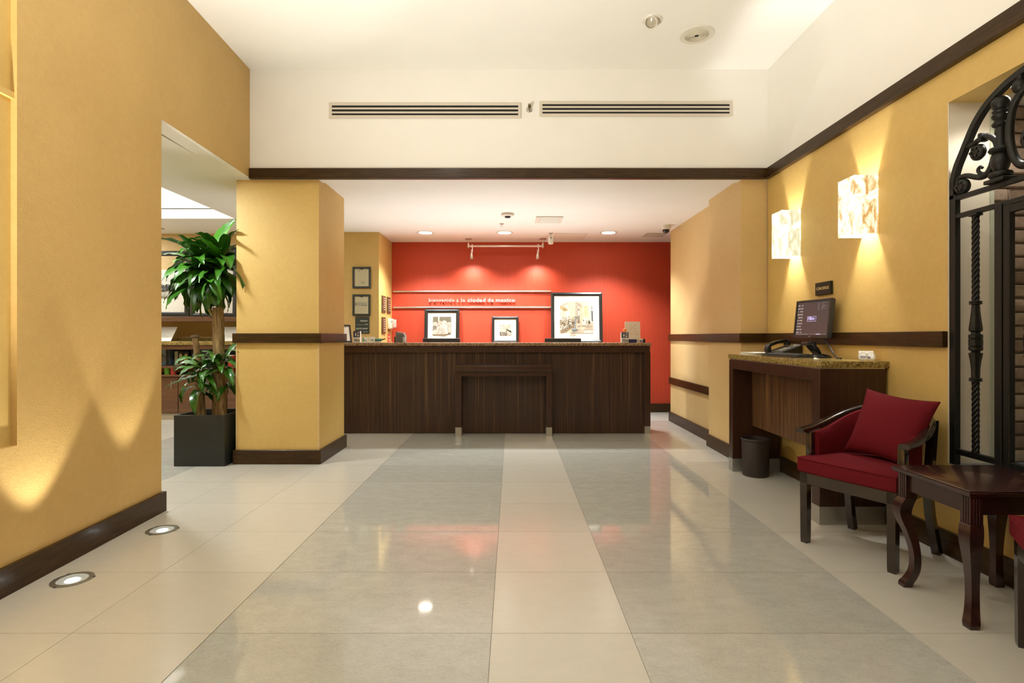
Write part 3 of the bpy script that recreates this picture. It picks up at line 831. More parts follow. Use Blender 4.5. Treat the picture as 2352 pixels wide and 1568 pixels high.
street = [(rect(0, 0, 1, 1), (.62, .50, .34)), ([(0, 1), (.25, 1), (.22, .62), (0, .70)], (.72, .60, .42)), ([(.22, 1), (.46, 1), (.46, .45), (.22, .5)], (.90, .74, .34)),
          ([(0, .86), (.24, .97), (.24, .94), (0, .82)], (.30, .26, .2)), (ell(.07, .8, .10, .05), (.42, .30, .14)), (ell(.15, .74, .08, .05), (.3, .22, .1)), (ell(.24, .6, .06, .08), (.78, .58, .5)),
          ([(.46, 1), (.72, 1), (.72, .3), (.46, .35)], (.56, .44, .30)), ([(.47, 1), (.52, 1), (.52, .35), (.47, .36)], (.38, .32, .24)),
          ([(.52, .98), (.66, .9), (.66, .8), (.52, .86)], (.34, .28, .2)), ([(.53, .78), (.60, .77), (.60, .3), (.53, .3)], (.22, .18, .13)), ([(.545, .72), (.59, .72), (.59, .55), (.545, .55)], (.7, .62, .5)),
          ([(.7, 1), (.86, 1), (.86, .4), (.7, .45)], (.74, .58, .38)), (ell(.78, .82, .07, .05), (.5, .36, .2)), ([(.73, .8), (.84, .8), (.85, .55), (.74, .55)], (.62, .44, .24)),
          ([(.88, 1), (1, 1), (1, .3), (.9, .35)], (.72, .64, .5)), ([(.94, .72), (1, .7), (1, .36), (.95, .38)], (.14, .14, .13)), ([(.95, .86), (.98, .86), (.98, .74), (.95, .74)], (.2, .18, .14)),
          ([(.5, .3), (1, .36), (1, 0), (.3, 0)], (.54, .44, .32)), (ell(.75, .2, .24, .05), (.36, .30, .22)), (ell(.86, .12, .14, .05), (.44, .36, .27)), (ell(.66, .16, .14, .03), (.66, .55, .4)), (ell(.9, .03, .2, .05), (.76, .66, .52)),
          (ell(.75, .36, .09, .10), (.80, .70, .54)), (rect(.68, .27, .84, .38), (.72, .62, .46)), (ell(.71, .4, .02, .03), (.2, .17, .13)), (rect(.78, .28, .82, .4), (.3, .25, .18)), (ell(.88, .34, .035, .06), (.08, .08, .07)),
          ([(0, .52), (.42, .48), (.40, .2), (.15, .04), (0, .0)], (.60, .50, .36))]
for k in range(150):
    a = rr.uniform(0, .4); b = rr.uniform(.03 + .25 * (a / .4), .52)
    v = rr.choice([(.86, .78, .64), (.9, .82, .68), (.16, .15, .10), (.30, .25, .16), (.75, .62, .45)])
    street.append((ell(a, b, rr.uniform(.012, .024), rr.uniform(.012, .022), 6), v))
street += [(rect(.43, .1, .47, .42), (.20, .22, .22)), (ell(.45, .47, .08, .05), (.16, .17, .13)), (ell(.4, .46, .05, .04), (.34, .30, .2)), (ell(.43, .08, .10, .04), (.12, .14, .15)), (ell(.42, .12, .06, .03), (.26, .28, .28))]
hands = [(rect(0, 0, 1, 1), (.66, .66, .58)), (rect(0, 0, 1, .25), (.48, .48, .42))]
for k in range(26):
    a, b = rr.uniform(.1, .9), rr.uniform(.42, .68)
    b = .40 + (b - .40) * (1 - abs(a - .5))
    v = rr.uniform(.02, .07)
    hands.append((ell(a, b, .085, .085, 12), (v, v, v))); hands.append((ell(a + .02, b + .03, .022, .02, 8), (.35, .35, .32)))
for k in range(4):
    hands.append((ell(.2 + k * .05, .30 - k * .05, .20, .055, 14), (.50 - .05 * k, .48 - .05 * k, .42 - .05 * k)))
    hands.append((ell(.8 - k * .05, .30 - k * .05, .20, .055, 14), (.46 - .04 * k, .44 - .04 * k, .38 - .04 * k)))
fruit = [(rect(0, 0, 1, 1), (.72, .72, .66)), ([(0, .45), (1, .55), (1, .2), (0, .12)], (.48, .48, .44)), (ell(.45, .6, .3, .2), (.30, .30, .27)), (ell(.4, .64, .2, .11), (.56, .56, .5)), (ell(.74, .48, .2, .13), (.40, .40, .36)), ([(.05, .28), (.9, .34), (.9, .26), (.05, .2)], (.25, .25, .22)), (ell(.55, .15, .3, .05), (.58, .58, .52))]
picture('black framed cactus photograph at the left on the red wall', (-1.10, 8.46, 1.095), .545, .53, .052, (.235, .765, .25, .78), cactus, lean=5, group='framed pictures before the red wall')
picture('small black framed boat photograph between two larger pictures', (-.106, 8.46, 1.095), .42, .415, .04, (.29, .73, .27, .70), boat, lean=5, group='framed pictures before the red wall')
picture('large black framed street painting at the right on the red wall', (1.015, 8.445, 1.095), .805, .795, .050, (.175, .82, .195, .82), street, lean=5, group='framed pictures before the red wall')

# silver rods and raised lettering on the red wall
for z, w_ in ((1.908, 'upper long silver rod across the red wall above the lettering'), (1.655, 'lower long silver rod across the red wall below the lettering')):
    t = thing('wall_rod', w_, 'rod', (-.63, 8.53, z), group='silver rods on the red wall')
    MB().tube([(-1.245, 0, 0), (1.245, 0, 0)], .0145, 14).build('rod', SILVER, t)
    for sx in (-1.1, 0, 1.1):
        MB().tube([(sx, .0, 0), (sx, .03, 0)], .007, 8).build('standoff', SILVER, t)
t = thing('wall_lettering', 'raised silver welcome lettering on the red wall', 'lettering', (-.63, 8.53, 1.765))
LETTER = simple('pale silver letters', (.82, .78, .74), .35, .6)
def lay_text(words, x0, x1, z, size, bold, depth, y, mat, parent, name='word'):
    mbs = [text_mb(w, size, bold, depth, 'LEFT', 1.08) for w in words]
    widths = [max(p[0] for p in m.v) - min(p[0] for p in m.v) for m in mbs]
    gap = ((x1 - x0) - sum(widths)) / max(1, len(words) - 1)
    x = x0
    for m, w in zip(mbs, widths):
        mn = min(p[0] for p in m.v)
        m.xf(place(None, x - mn, y, z)).build(name, mat, parent, smooth=0)
        x += w + gap
for w_, x0, x1, bold in (('bienvenido', -.679, -.278, .0), ('a', -.244, -.214, .0), ('la', -.172, -.111, .0), ('ciudad', -.070, .212, .002), ('de', .245, .342, .002), ('mexico', .375, .678, .002)):
    m_ = text_mb(w_, .080, bold, .008, 'LEFT', 1.1)
    mn, mx_ = min(p[0] for p in m_.v), max(p[0] for p in m_.v)
    k_ = (x1 - x0) / (mx_ - mn)
    m_.v = [((x - mn) * k_, y, z) for x, y, z in m_.v]
    m_.xf(place(None, x0, -.012, -.022)).build('word', LETTER, t, smooth=0)

# certificates and signs on the gold wall by the desk
def certificate(x0, x1, z0, z1, label, extra):
    t = thing('framed_certificate', label, 'certificate', ((x0 + x1) / 2, 7.72, z0), group='framed certificates on the gold wall')
    w, h = x1 - x0, z1 - z0
    b = .028
    f_ = MB()
    for (a0, a1, c0, c1) in ((-w / 2, w / 2, 0, b), (-w / 2, w / 2, h - b, h), (-w / 2 + .0005, -w / 2 + b, b - .004, h - b + .004), (w / 2 - b, w / 2 - .0005, b - .004, h - b + .004)):
        f_.box(a0, a1, -.0278 if c0 > 0 and c1 < h else -.028, -.001, c0, c1, .004, 1)
    f_.build('frame', simple('green black frame', (.020, .024, .012), .4), t)
    MB().box(-w / 2 + b * .7, w / 2 - b * .7, -.012, -.004, b * .7, h - b * .7).build('paper', simple('cream paper', (.70, .66, .44), .6), t)
    lines = [(rect(.05, 0, .95, 1), (.68, .64, .42))]
    for k in range(13):
        zz = .86 - k * .062
        lines.append((rect(.14 + .03 * (k % 3), zz, .86 - .06 * ((k * 5) % 4), zz + .008), (.50, .47, .30)))
    lines += extra
    print_mb(lines, -w / 2 + b, w / 2 - b, b, h - b, -.0125).build('print', FLATP, t, smooth=0)
    MB().box(-.02, .02, -.020, -.012, h - b - .012, h - b + .002).build('clip', BLACK, t)
    MB().box(-w / 2 + b * .8, w / 2 - b * .8, -.020, -.019, b * .8, h - b * .8).build('glass', GLASS, t)
certificate(-2.276, -2.015, 1.884, 2.190, 'upper framed certificate with a small crest on the gold wall', [(ell(.32, .88, .05, .03), (.24, .24, .14)), ([(.45, .22), (.72, .27), (.74, .25), (.5, .17)], (.30, .30, .24))])
certificate(-2.276, -2.020, 1.492, 1.797, 'lower framed certificate with a grey band on the gold wall', [(rect(.08, .5, .9, .66), (.44, .43, .30)), (rect(.05, .45, .09, .66), (.12, .12, .06)), (rect(.5, .46, .9, .485), (.25, .25, .18))])
SIGNG = simple('dark green sign', (.030, .040, .025), .45)
SIGNT = simple('sign lettering', (.62, .66, .52), .5)
t = thing('shop_sign', 'dark green two-language shop sign below the certificates', 'sign', (-2.139, 7.72, 1.237))
MB().box(-.10, .10, -.012, -.001, 0, .243, .002, 1).build('board', SIGNG, t)
for s, z, sz in (('TIENDA', .172, .030), ('SUITE SHOP', .062, .030), ('24 hrs', .134, .012), ('open 24 hrs', .024, .012)):
    m_ = text_mb(s, sz, .0006, .0008, 'RIGHT', 1.05)
    m_.xf(place(None, .078, -.0128, z)).build('lettering', SIGNT, t, smooth=0)
MB().box(-.086, .086, -.0135, -.012, .124, .1265).build('divider', SIGNT, t)
PLQ = simple('brown plaque', (.10, .055, .025), .4)
PLQT = simple('plaque lettering', (.48, .36, .26), .5)
for (y0, y1, z0, z1, w_) in ((7.872, 8.085, 1.553, 1.796, 'upper brown plaque nearest the certificates corner'), (8.198, 8.417, 1.553, 1.80, 'upper brown plaque nearest the red wall'), (7.872, 8.085, 1.238, 1.482, 'lower brown plaque above the reception desk')):
    t = thing('wall_plaque', w_, 'plaque', (-1.904, (y0 + y1) / 2, z0), group='brown plaques on the side wall')
    hw = (y1 - y0) / 2
    MB().box(.001, .014, -hw, hw, 0, z1 - z0, .002, 1).build('board', PLQ, t)
    ln = MB()
    for k in range(6):
        zz = .035 + k * .033
        ln.box(.014, .0155, -hw * (.15 + .12 * (k % 2)), hw * .72, zz, zz + .014)
    ln.build('text_lines', PLQT, t)
t = thing('wall_intercom', 'cream wall telephone box beside the red wall', 'telephone', (-1.904, 8.36, 1.31))
MB().box(.001, .05, -.12, .10, 0, .165, .012, 3).build('housing', simple('cream plastic', (.78, .70, .52), .4), t)
MB().box(.05, .10, .01, .09, .02, .15, .012, 3).build('handset', simple('pink cream plastic', (.72, .45, .36), .4), t)
MB().box(.05, .053, -.06, -.03, .10, .13).build('dial', BLACK, t)
t = thing('red_tag', 'narrow red label on the gold side wall', 'label', (-1.904, 8.33, 1.10))
MB().box(.001, .008, -.07, .07, 0, .135).build('backing', simple('red plastic', (.70, .10, .06), .4), t)
MB().box(.008, .0095, -.05, .05, .03, .05).box(.008, .0095, -.05, .05, .08, .10).build('text_lines', simple('pink print', (.85, .42, .34), .5), t)

# things on the reception counter --------------------------------------
CT = 1.12
t = thing('framed_notice', 'black framed notice at the left end of the counter', 'frame', (-2.10, 6.83, CT), rot=(R(-10), 0, R(52)))
f_ = MB()
for (a0, a1, c0, c1) in ((-.09, .09, 0, .022), (-.09, .09, .208, .23), (-.0895, -.068, .02, .21), (.068, .0895, .02, .21)):
    f_.box(a0, a1, -.0078 if c0 == .02 else -.008, .0078 if c0 == .02 else .008, c0, c1, .002, 1)
f_.build('frame', BLACK, t); MB().box(-.07, .07, -.002, .004, .02, .21).build('notice', PAPER, t)
def brochure(x, y, label, c1, c2, h=.145, w=.085):
    t = thing('brochure_holder', label, 'brochure holder', (x, y, CT), group='brochure holders on the counter')
    MB().box(-w / 2 - .004, w / 2 + .004, -.035, -.033, 0, h * .45).box(-w / 2 - .004, w / 2 + .004, -.035, .035, 0, .003).box(-w / 2 - .004, w / 2 + .004, .03, .033, 0, h * 1.0).build('holder', GLASS, t)
    b_ = MB().box(-w / 2, w / 2, -.028, .022, .004, h)
    b_.build('leaflets', PAPER, t)
    print_mb([(rect(0, .45, 1, 1), c1), (ell(.35, .7, .1, .15, 10), (.75, .7, .55)), (ell(.7, .6, .14, .08, 10), (.6, .58, .45)), (ell(.75, .85, .18, .12, 10), c2),
              (rect(.15, .08, .6, .32), (.35, .33, .34)), (rect(.65, .1, .95, .25), (.25, .28, .12))], -w / 2, w / 2, .004, h, -.0288).build('cover', PRINT, t, smooth=0)
brochure(-1.937, 6.76, 'brochure holder with a night photograph at the left of the counter', (.05, .05, .09), (.3, .24, .18))
brochure(1.405, 6.74, 'brochure holder with a dark photograph left of the white sign', (.08, .09, .13), (.3, .28, .2), h=.13, w=.09)
def card_stand(x, y, w, h, c1, c2, label):
    t = thing('card_stand', label, 'card stand', (x, y, CT), group='small card stands on the counter')
    MB().box(-w / 2, w / 2, -.02, .02, 0, .012, .002, 1).build('base', PAPER, t)
    MB().box(-w / 2 + .003, w / 2 - .003, -.004, 0, .01, h).xf(Matrix.Rotation(R(-14), 4, 'X')).build('card', PAPER, t)
    print_mb([(rect(.0, .0, .3, .9), c1), (rect(.35, .1, .9, .5), c2), (ell(.6, .2, .2, .1, 10), (.4, .28, .14))], -w / 2 + .004, w / 2 - .004, .012, h - .003, -.0045).xf(Matrix.Rotation(R(-14), 4, 'X')).build('print', FLATP, t, smooth=0)
card_stand(-1.835, 6.74, .07, .07, (.10, .30, .22), (.55, .6, .45), 'green edged card stand beside the left brochure holder')
card_stand(-1.755, 6.74, .085, .075, (.7, .68, .52), (.40, .38, .33), 'white card stand with grey print near the teal pen')
t = thing('teal_pen', 'teal capped marker lying on a small stand', 'pen', (-1.66, 6.75, CT))
MB().box(-.05, .03, -.015, .015, 0, .014, .003, 1).build('rest', PAPER, t)
MB().tube([(-.05, 0, .032), (.03, 0, .036)], .017, 12).build('barrel', simple('teal plastic', (.06, .24, .20), .3), t)
MB().tube([(.03, 0, .036), (.065, 0, .045), (.08, 0, .052)], [.009, .006, .002], 10).build('nib', BLACK, t)
t = thing('card_terminal', 'grey upright machine standing left of the cactus picture', 'machine', (-1.395, 6.80, CT))
MB().prism([(-.06, 0), (.055, 0), (.055, .085), (.035, .122), (-.05, .138), (-.06, .125)], -.06, .06, 'y').build('housing', GREYP, t)
MB().box(.03, .062, -.062, -.02, 0, .07, .004, 2).build('side_module', simple('pale grey plastic', (.5, .5, .47), .35), t)
MB().box(-.045, .03, -.0615, -.06, .02, .10).build('front_panel', simple('dark grey plastic', (.13, .13, .12), .4), t)
MB().box(-.08, -.06, -.04, .05, 0, .075, .003, 1).build('cable_cover', BLACKP, t)
t = thing('counter_sign', 'white upright sign with a bronze emblem on the counter', 'sign', (1.545, 6.90, CT), rot=(R(-6), 0, 0))
MB().box(-.098, .098, -.004, .004, 0, .268, .001, 1).build('board', simple('sign card', (.80, .70, .56), .5), t)
BRZ = simple('bronze ink', (.42, .26, .11), .4); BRZL = simple('pale bronze ink', (.62, .44, .28), .4)
lg = MB()
def band(p, q, thick, n=10):
    up = []; dn = []
    for k in range(n + 1):
        s = k / n
        a = p[0] + (q[0] - p[0]) * s
        bow = 4 * s * (1 - s)
        up.append((a, bow)); 
    return up
for sgn in (1, -1):
    top = [(-.030 + .06 * k / 12, .197 + sgn * (.034 * (abs(k / 6 - 1)) ** 1.6 + .002)) for k in range(13)]
    bot = [(-.030 + .06 * k / 12, .197 + sgn * (.022 * (abs(k / 6 - 1)) ** 1.6 - .004 * (1 - abs(k / 6 - 1)) + .004)) for k in range(13)]
    poly = top + bot[::-1]
    for k in range(12):
        lg.add([(top[k][0], -.0048, top[k][1]), (top[k + 1][0], -.0048, top[k + 1][1]), (bot[k + 1][0], -.0048, bot[k + 1][1]), (bot[k][0], -.0048, bot[k][1])], [(0, 1, 2, 3)])
lg.build('emblem', BRZ, t, smooth=0)
for s, z, sz in (('HILTON', .128, .030), ('HONORS', .096, .034)):
    text_mb(s, sz, -.0004, .0003, 'CENTER', 1.1).xf(place(None, 0, -.0046, z)).build('lettering', BRZL, t, smooth=0)
MB().box(-.09, .09, -.03, .03, 0, .006).build('foot', GLASS, t)
t = thing('navy_box', 'small navy blue box before the white counter sign', 'box', (1.505, 6.74, CT))
MB().box(-.048, .048, -.02, .02, 0, .040, .002, 1).build('body', simple('navy card', (.018, .02, .10), .4), t)
MB().box(-.049, .049, -.021, .021, .040, .046, .001, 1).build('lid', simple('grey card', (.30, .30, .36), .5), t)
t = thing('card_stack', 'curved white card holder with violet print before the sign', 'card stand', (1.592, 6.73, CT))
MB().tube([(-.04, 0, .045), (-.034, 0, .015), (-.015, 0, .003), (.015, 0, .003), (.034, 0, .015), (.04, 0, .045)], .005, 8).build('cradle', GLASS, t)
MB().box(-.036, .036, -.012, .012, .006, .052).build('cards', simple('cream card', (.78, .66, .46), .5), t)
MB().box(.0, .03, -.0135, -.012, .008, .032).box(-.03, -.01, -.0135, -.012, .02, .03).build('print', simple('violet ink', (.16, .11, .28), .5), t)
solo(MB().box(1.632, 1.668, 6.75, 6.79, CT, CT + .045, .004, 2).box(1.636, 1.664, 6.754, 6.786, CT + .045, CT + .05, .002, 1), 'black_cube', BLACKP, 'small black pad at the right end of the counter', 'pad')
t = thing('orange_figurine', 'small orange and cream ornament above the brochure holder', 'ornament', (1.432, 6.86, CT))
MB().lathe([(.028, 0), (.030, .01), (.008, .02), (.007, .13), (.001, .135)], n=14, cap=False).build('stand', PAPER, t)
MB().lathe([(.004, .13), (.022, .145), (.026, .16), (.018, .178), (.001, .184)], n=14, cap=False).build('head', simple('orange', (.80, .26, .08), .5), t)

# ------------------------------------------------------------------ shop seen through the opening
SX0, SX1 = -6.9, -3.36
struct(MB().box(-7.1, -3.34, 7.86, 8.7, 1.50, CL).box(-7.1, -3.34, 8.25, 8.7, 1.12, 1.50).box(-7.1, -3.34, 8.3, 8.7, 0, 1.12), 'wall_shop_back', GOLD_PALE)
struct(MB().box(SX0, SX1, 7.68, 7.87, 1.412, 1.48, .003, 1), 'trim_10', SHOPWOOD, 'brown wooden picture ledge')
t = thing('shop_counter', 'brown shop cabinet with gold granite top and open shelf', 'cabinet', (-5.1, 7.95, 0))
o = (-5.1, 7.95, 0)
MB().box(SX0, SX1, 7.66, 8.24, 1.076, 1.13, .004, 2).build('countertop', GRAN_G, t, o, label='gold speckled granite countertop')
MB().box(SX0, SX1, 8.22, 8.248, 1.13, 1.175).build('splashback', GRAN_G, t, o)
MB().box(SX0, SX1, 7.69, 7.72, 1.012, 1.076).build('rail', SHOPWOOD, t, o)
MB().box(SX0, SX1, 8.26, 8.295, .72, 1.076).build('shelf_back', BLUEMOT, t, o, label='blue mottled shelf back')
MB().box(SX0, SX1, 7.70, 8.26, .745, .775).build('shelf', SHOPWOOD, t, o)
MB().box(SX0, SX1, 7.76, 8.26, .09, .64).build('body', SHOPWOOD, t, o)
MB().box(SX0, SX1, 7.70, 8.26, .625, .65).build('lower_shelf', SHOPWOOD, t, o)
for k in range(5):
    a = SX0 + .02 + k * .70
    dr = MB().box(a, a + .69, 7.735, 7.757, .10, .615, .003, 1).build('door', SHOPWOOD, t, o)
    MB().box(a + .60, a + .612, 7.72, 7.735, .45, .56, .002, 1).build('handle', STEEL, dr, o)
MB().box(SX0, SX1, 7.78, 8.26, 0, .09).build('plinth', simple('beige plinth', (.50, .43, .30), .6), t, o)
for a in (SX0, SX1 - .03):
    MB().box(a, a + .03, 7.70, 8.26, .0, 1.076).build('side_panel', SHOPWOOD, t, o)
picture('black framed photograph of hands holding berries in the shop', (-5.11, 7.84, 1.48), .86, .96, .072, (.26, .80, .27, .60), hands, lean=2, group='framed photographs on the shop ledge')
picture('black framed pale photograph behind the plant in the shop', (-4.327, 7.84, 1.48), .655, 1.015, .055, (.30, .82, .28, .68), fruit, lean=2, group='framed photographs on the shop ledge')
def menu(x, y, w, label):
    t = thing('menu_stand', label, 'menu', (x, y, 1.13), group='slanted menus on the shop counter')
    Ms = Matrix.Rotation(R(-38), 4, 'X')
    MB().box(-w / 2, w / 2, -.003, .003, 0, .26).xf(Ms).build('sheet', PAPER, t)
    ln = MB()
    for k in range(11):
        ln.box(-w * .42, w * (.1 + .28 * ((k * 3) % 4) / 3), -.0038, -.003, .045 + k * .018, .049 + k * .018)
    ln.xf(Ms).build('text_lines', simple('grey print', (.50, .52, .50), .6), t)
    MB().box(-w / 2, w / 2, .15, .156, .0, .20).box(-w / 2, w / 2, .0, .15, 0, .004).build('easel', GLASS, t)
menu(-5.03, 7.72, .30, 'slanted white menu at the left on the shop counter')
menu(-4.10, 7.72, .30, 'slanted white menu beside the column on the shop counter')
# goods on the shop shelf
def carton(x, y, z, w, d, h, mat, label, shapes=None, grp='goods on the shop shelf', nm='snack_carton', cat='carton'):
    t = thing(nm, label, cat, (x, y, z), group=grp)
    MB().box(-w / 2, w / 2, -d / 2, d / 2, 0, h, .003, 1).build('body', mat, t)
    if shapes: print_mb(shapes, -w / 2 + .004, w / 2 - .004, .004, h - .004, -d / 2 - .0006).build('front_print', FLATP, t, smooth=0)
    MB().box(-w / 2 + .01, w / 2 - .01, -d / 2 + .01, d / 2 - .01, h, h + .002).build('top_flap', mat, t)
BLKC = simple('black carton', (.012, .012, .014), .4)
lab = [(ell(.45, .66, .32, .2, 16), (.80, .70, .45)), (rect(.2, .63, .7, .68), (.5, .36, .16)), (rect(.08, .30, .85, .44), (.70, .42, .05)), (ell(.5, .1, .22, .16, 12), (.66, .5, .4))]
carton(-4.895, 8.02, .775, .075, .08, .20, BLKC, 'black snack carton with a gold band, left of the two', lab)
carton(-4.815, 8.02, .775, .075, .08, .20, BLKC, 'black snack carton with a gold band, right of the two', lab)
carton(-4.965, 8.02, .775, .05, .08, .20, simple('pale carton', (.55, .55, .40), .5), 'pale narrow carton left of the black snack cartons')
carton(-5.09, 7.98, .775, .13, .12, .34, simple('blue grey carton', (.10, .17, .22), .5), 'tall blue grey box at the left of the shop shelf', [(ell(.4, .7, .4, .3, 14), (.2, .28, .32)), (ell(.2, .3, .3, .2, 14), (.14, .12, .08)), (rect(.6, 0, 1, 1), (.01, .012, .014))])
carton(-4.72, 8.05, .775, .10, .07, .21, simple('dark brown carton', (.05, .035, .02), .5), 'dark brown box right of the black snack cartons')
carton(-4.60, 8.10, .775, .18, .08, .30, simple('slate carton', (.09, .14, .16), .5), 'slate blue box behind the plant leaves')
def cup(x, y, z, col, label, r=.042, h=.11):
    t = thing('snack_cup', label, 'cup', (x, y, z), group='snack cups in the shop')
    MB().lathe([(r * .82, 0), (r, h), (r * .9, h)], n=20).build('body', simple('cup ' + label[:12], col, .35, noise=.35, nscale=60), t)
    MB().lathe([(r * 1.06, h - .006), (r * 1.06, h + .003), (r, h + .006), (.001, h + .006)], n=20, cap=False).build('lid', PAPER, t)
cup(-4.98, 7.80, .65, (.14, .42, .03), 'green snack cup under the tall blue grey box')
cup(-4.89, 7.80, .65, (.62, .05, .05), 'red snack cup beside the green one', r=.044)
cup(-4.055, 7.80, .775, (.62, .05, .03), 'red snack cup near the column, upper', h=.15, r=.05)
cup(-4.04, 7.80, .65, (.66, .08, .03), 'orange red snack cup near the column, lower', h=.10, r=.045)
def bag(x, y, z, w, h, col, label):
    t = thing('snack_bag', label, 'bag', (x, y, z), group='red snack bags by the column')
    v = []; f = []
    n = 8
    for s in (-1, 1):
        for i in range(n + 1):
            for j in range(n + 1):
                u_, w_ = i / n * 2 - 1, j / n * 2 - 1
                th = .035 * (1 - u_ ** 2) ** .5 * (1 - w_ ** 4) ** .6
                v.append((u_ * w / 2 * (1 - .06 * (1 - w_ * w_)), s * th, h / 2 + w_ * h / 2))
    for s in (0, 1):
        for i in range(n):
            for j in range(n):
                a = s * (n + 1) ** 2 + i * (n + 1) + j
                f.append([a, a + 1, a + n + 2, a + n + 1])
    MB().add(v, f).build('pouch', simple('bag ' + label[:9], col, .3, noise=.5, nscale=35), t)
    MB().box(-w / 2, w / 2, -.002, .002, h - .012, h + .008).build('crimped_seal', simple('bag seal', (.4, .02, .02), .35), t)
    print_mb([(ell(.5, .5, .35, .16, 14), (.85, .8, .7)), (ell(.5, .5, .25, .09, 14), (.7, .08, .05))], -w * .36, w * .36, h * .2, h * .75, -.037).build('emblem', FLATP, t, smooth=0)
bag(-3.98, 7.95, .775, .16, .24, (.42, .02, .02), 'dark red snack bag beside the column')
bag(-3.93, 7.83, .775, .13, .13, (.60, .05, .05), 'small red snack bag in front of the dark one')
# glowing panel fills the shop tray, standing in for light from a cove
struct(MB().box(-6.2, -3.512, 3.902, 6.838, CL + .135, CL + .148), 'trim_11', simple('tray glow', (1, 1, 1), .5, emit=(1, .98, .93), estr=1.6))
t = thing('shop_downlight', 'small round downlight at the left edge of the shop ceiling', 'downlight', (-4.88, 7.45, CL))
MB().lathe([(.05, -.004), (.06, -.012), (.07, -.008), (.072, 0), (.05, 0)], n=24, cap=False).build('trim_ring', simple('grey ring', (.45, .42, .38), .5), t)
MB().lathe([(.05, -.004), (.02, -.010), (.001, -.012)], n=20, cap=False).build('lens', FIXW, t)

# ------------------------------------------------------------------ potted dracaena
PX, PY = -2.884, 5.212
t = thing('potted_dracaena', 'tall leafy corn plant in a square black planter by the column', 'plant', (PX, PY, 0))
o = (0, 0, 0)
hw = .235
f_ = MB()
f_.box(-hw + .01, hw - .01, -hw + .01, hw - .01, .002, .02)
for (x0, x1, y0, y1) in ((-hw, hw, -hw, -hw + .022), (-hw, hw, hw - .022, hw), (-hw + .0004, -hw + .022, -hw + .016, hw - .016), (hw - .022, hw - .0004, -hw + .016, hw - .016)):
    f_.box(x0, x1, y0, y1, 0, .472 if abs(x0 + hw) < 1e-6 else .4717, .004, 2)
f_.build('planter', PLANTER, t)
MB().box(-hw + .02, hw - .02, -hw + .02, hw - .02, .02, .40).build('soil', SOIL, t)
for k in range(26):
    a, b = random.uniform(-.19, .19), random.uniform(-.19, .19)
    s = random.uniform(.016, .03)
    MB().lathe([(s * .5, -s * .4), (s, 0), (s * .6, s * .5), (.001, s * .6)], c=(a, b, .405), n=9, cap=False).build('pebble', STONE, t, smooth=60)
def cane(pts, rs, mat=BARK, n=14):
    rr = random.Random(len(pts) * 7 + int(rs[0] * 1000))
    P = [Vector(p) for p in pts]
    Q = []; RR = []
    for i in range(len(P) - 1):
        for k in range(8):
            s = k / 8
            Q.append(P[i].lerp(P[i + 1], s)); RR.append((rs[i] + (rs[i + 1] - rs[i]) * s) * rr.uniform(.97, 1.04))
    Q.append(P[-1]); RR.append(rs[-1])
    return MB().tube(Q, RR, n).build('cane', mat, t)
cane([(.065, .0, .39), (.045, .02, .80), (.035, .03, 1.20), (.028, .03, 1.478)], [.062, .056, .052, .052])
cane([(.105, -.03, .39), (.085, -.02, .62), (.07, -.02, .84)], [.042, .036, .034])
cane([(.0, .03, .39), (.0, .04, .66), (.03, .06, .9)], [.030, .028, .025])
cane([(-.095, -.03, .39), (-.115, -.02, .65), (-.125, -.02, .9), (-.165, -.02, 1.19)], [.044, .036, .032, .026])
MB().tube([(-.165, -.02, 1.185), (-.185, -.02, 1.195), (-.20, -.03, 1.19)], [.014, .018, .014], 10).tube([(-.16, -.02, 1.185), (-.14, -.02, 1.2), (-.128, -.03, 1.188)], [.012, .017, .012], 10).lathe([(.028, 1.18), (.034, 1.195), (.022, 1.21), (.001, 1.213)], c=(-.167, -.02, 0), n=12, cap=False).build('cut_knob', simple('dry bark', (.16, .10, .055), .9, noise=.3, nscale=60), t)
cane([(-.02, .03, 1.40), (-.055, .02, 1.47), (-.075, .02, 1.56), (-.10, .03, 1.82)], [.016, .018, .018, .022], BARK_Y, 12)
cane([(.06, .02, 1.44), (.058, .01, 1.52), (.042, .0, 1.60), (.06, .01, 1.88)], [.018, .022, .020, .026], BARK_Y, 12)

def leaf_mesh(L, w, droop, fold, twist, mat, seg=10):
    v = []; f = []
    cols = (-1, -.5, 0, .5, 1)
    x, z, a = 0.0, 0.0, 0.0
    for i in range(seg + 1):
        s = i / seg
        wd = w * (sin(pi * min(1, (s * .93 + .07)) ** .72) ** .8) if s < 1 else 0.0
        wd = max(wd, w * .14 if s < .15 else 0.0005)
        tw = twist * s
        for c in cols:
            yy = c * wd / 2; zz = fold * abs(c) * wd / 2 + .004 * sin(9 * s * pi + c) * (w / .07) * abs(c)
            v.append((x - zz * sin(-a) * 0 - zz * sin(a), yy * cos(tw) , z + zz * cos(a) + yy * sin(tw)))
        a = -droop * (s ** 1.3)
        x += cos(a) * L / seg; z += sin(a) * L / seg
    m = len(cols)
    for i in range(seg):
        for k in range(m - 1):
            f.append([i * m + k, i * m + k + 1, (i + 1) * m + k + 1, (i + 1) * m + k])
    return MB().add(v, f).mesh('leaf', mat, 80)
rl = random.Random(11)
LM = [leaf_mesh(rl.uniform(.32, .42), rl.uniform(.085, .115), rl.uniform(.6, 1.9), rl.uniform(.15, .4), rl.uniform(-.7, .7), LEAF) for k in range(8)]
LM2 = [leaf_mesh(rl.uniform(.27, .36), rl.uniform(.08, .10), rl.uniform(1.3, 2.3), rl.uniform(.15, .4), rl.uniform(-.8, .8), LEAF) for k in range(6)]
LL = [leaf_mesh(.32, .105, .35, .3, .3, LEAF2), leaf_mesh(.30, .06, 1.6, .3, -.4, LEAF2)]
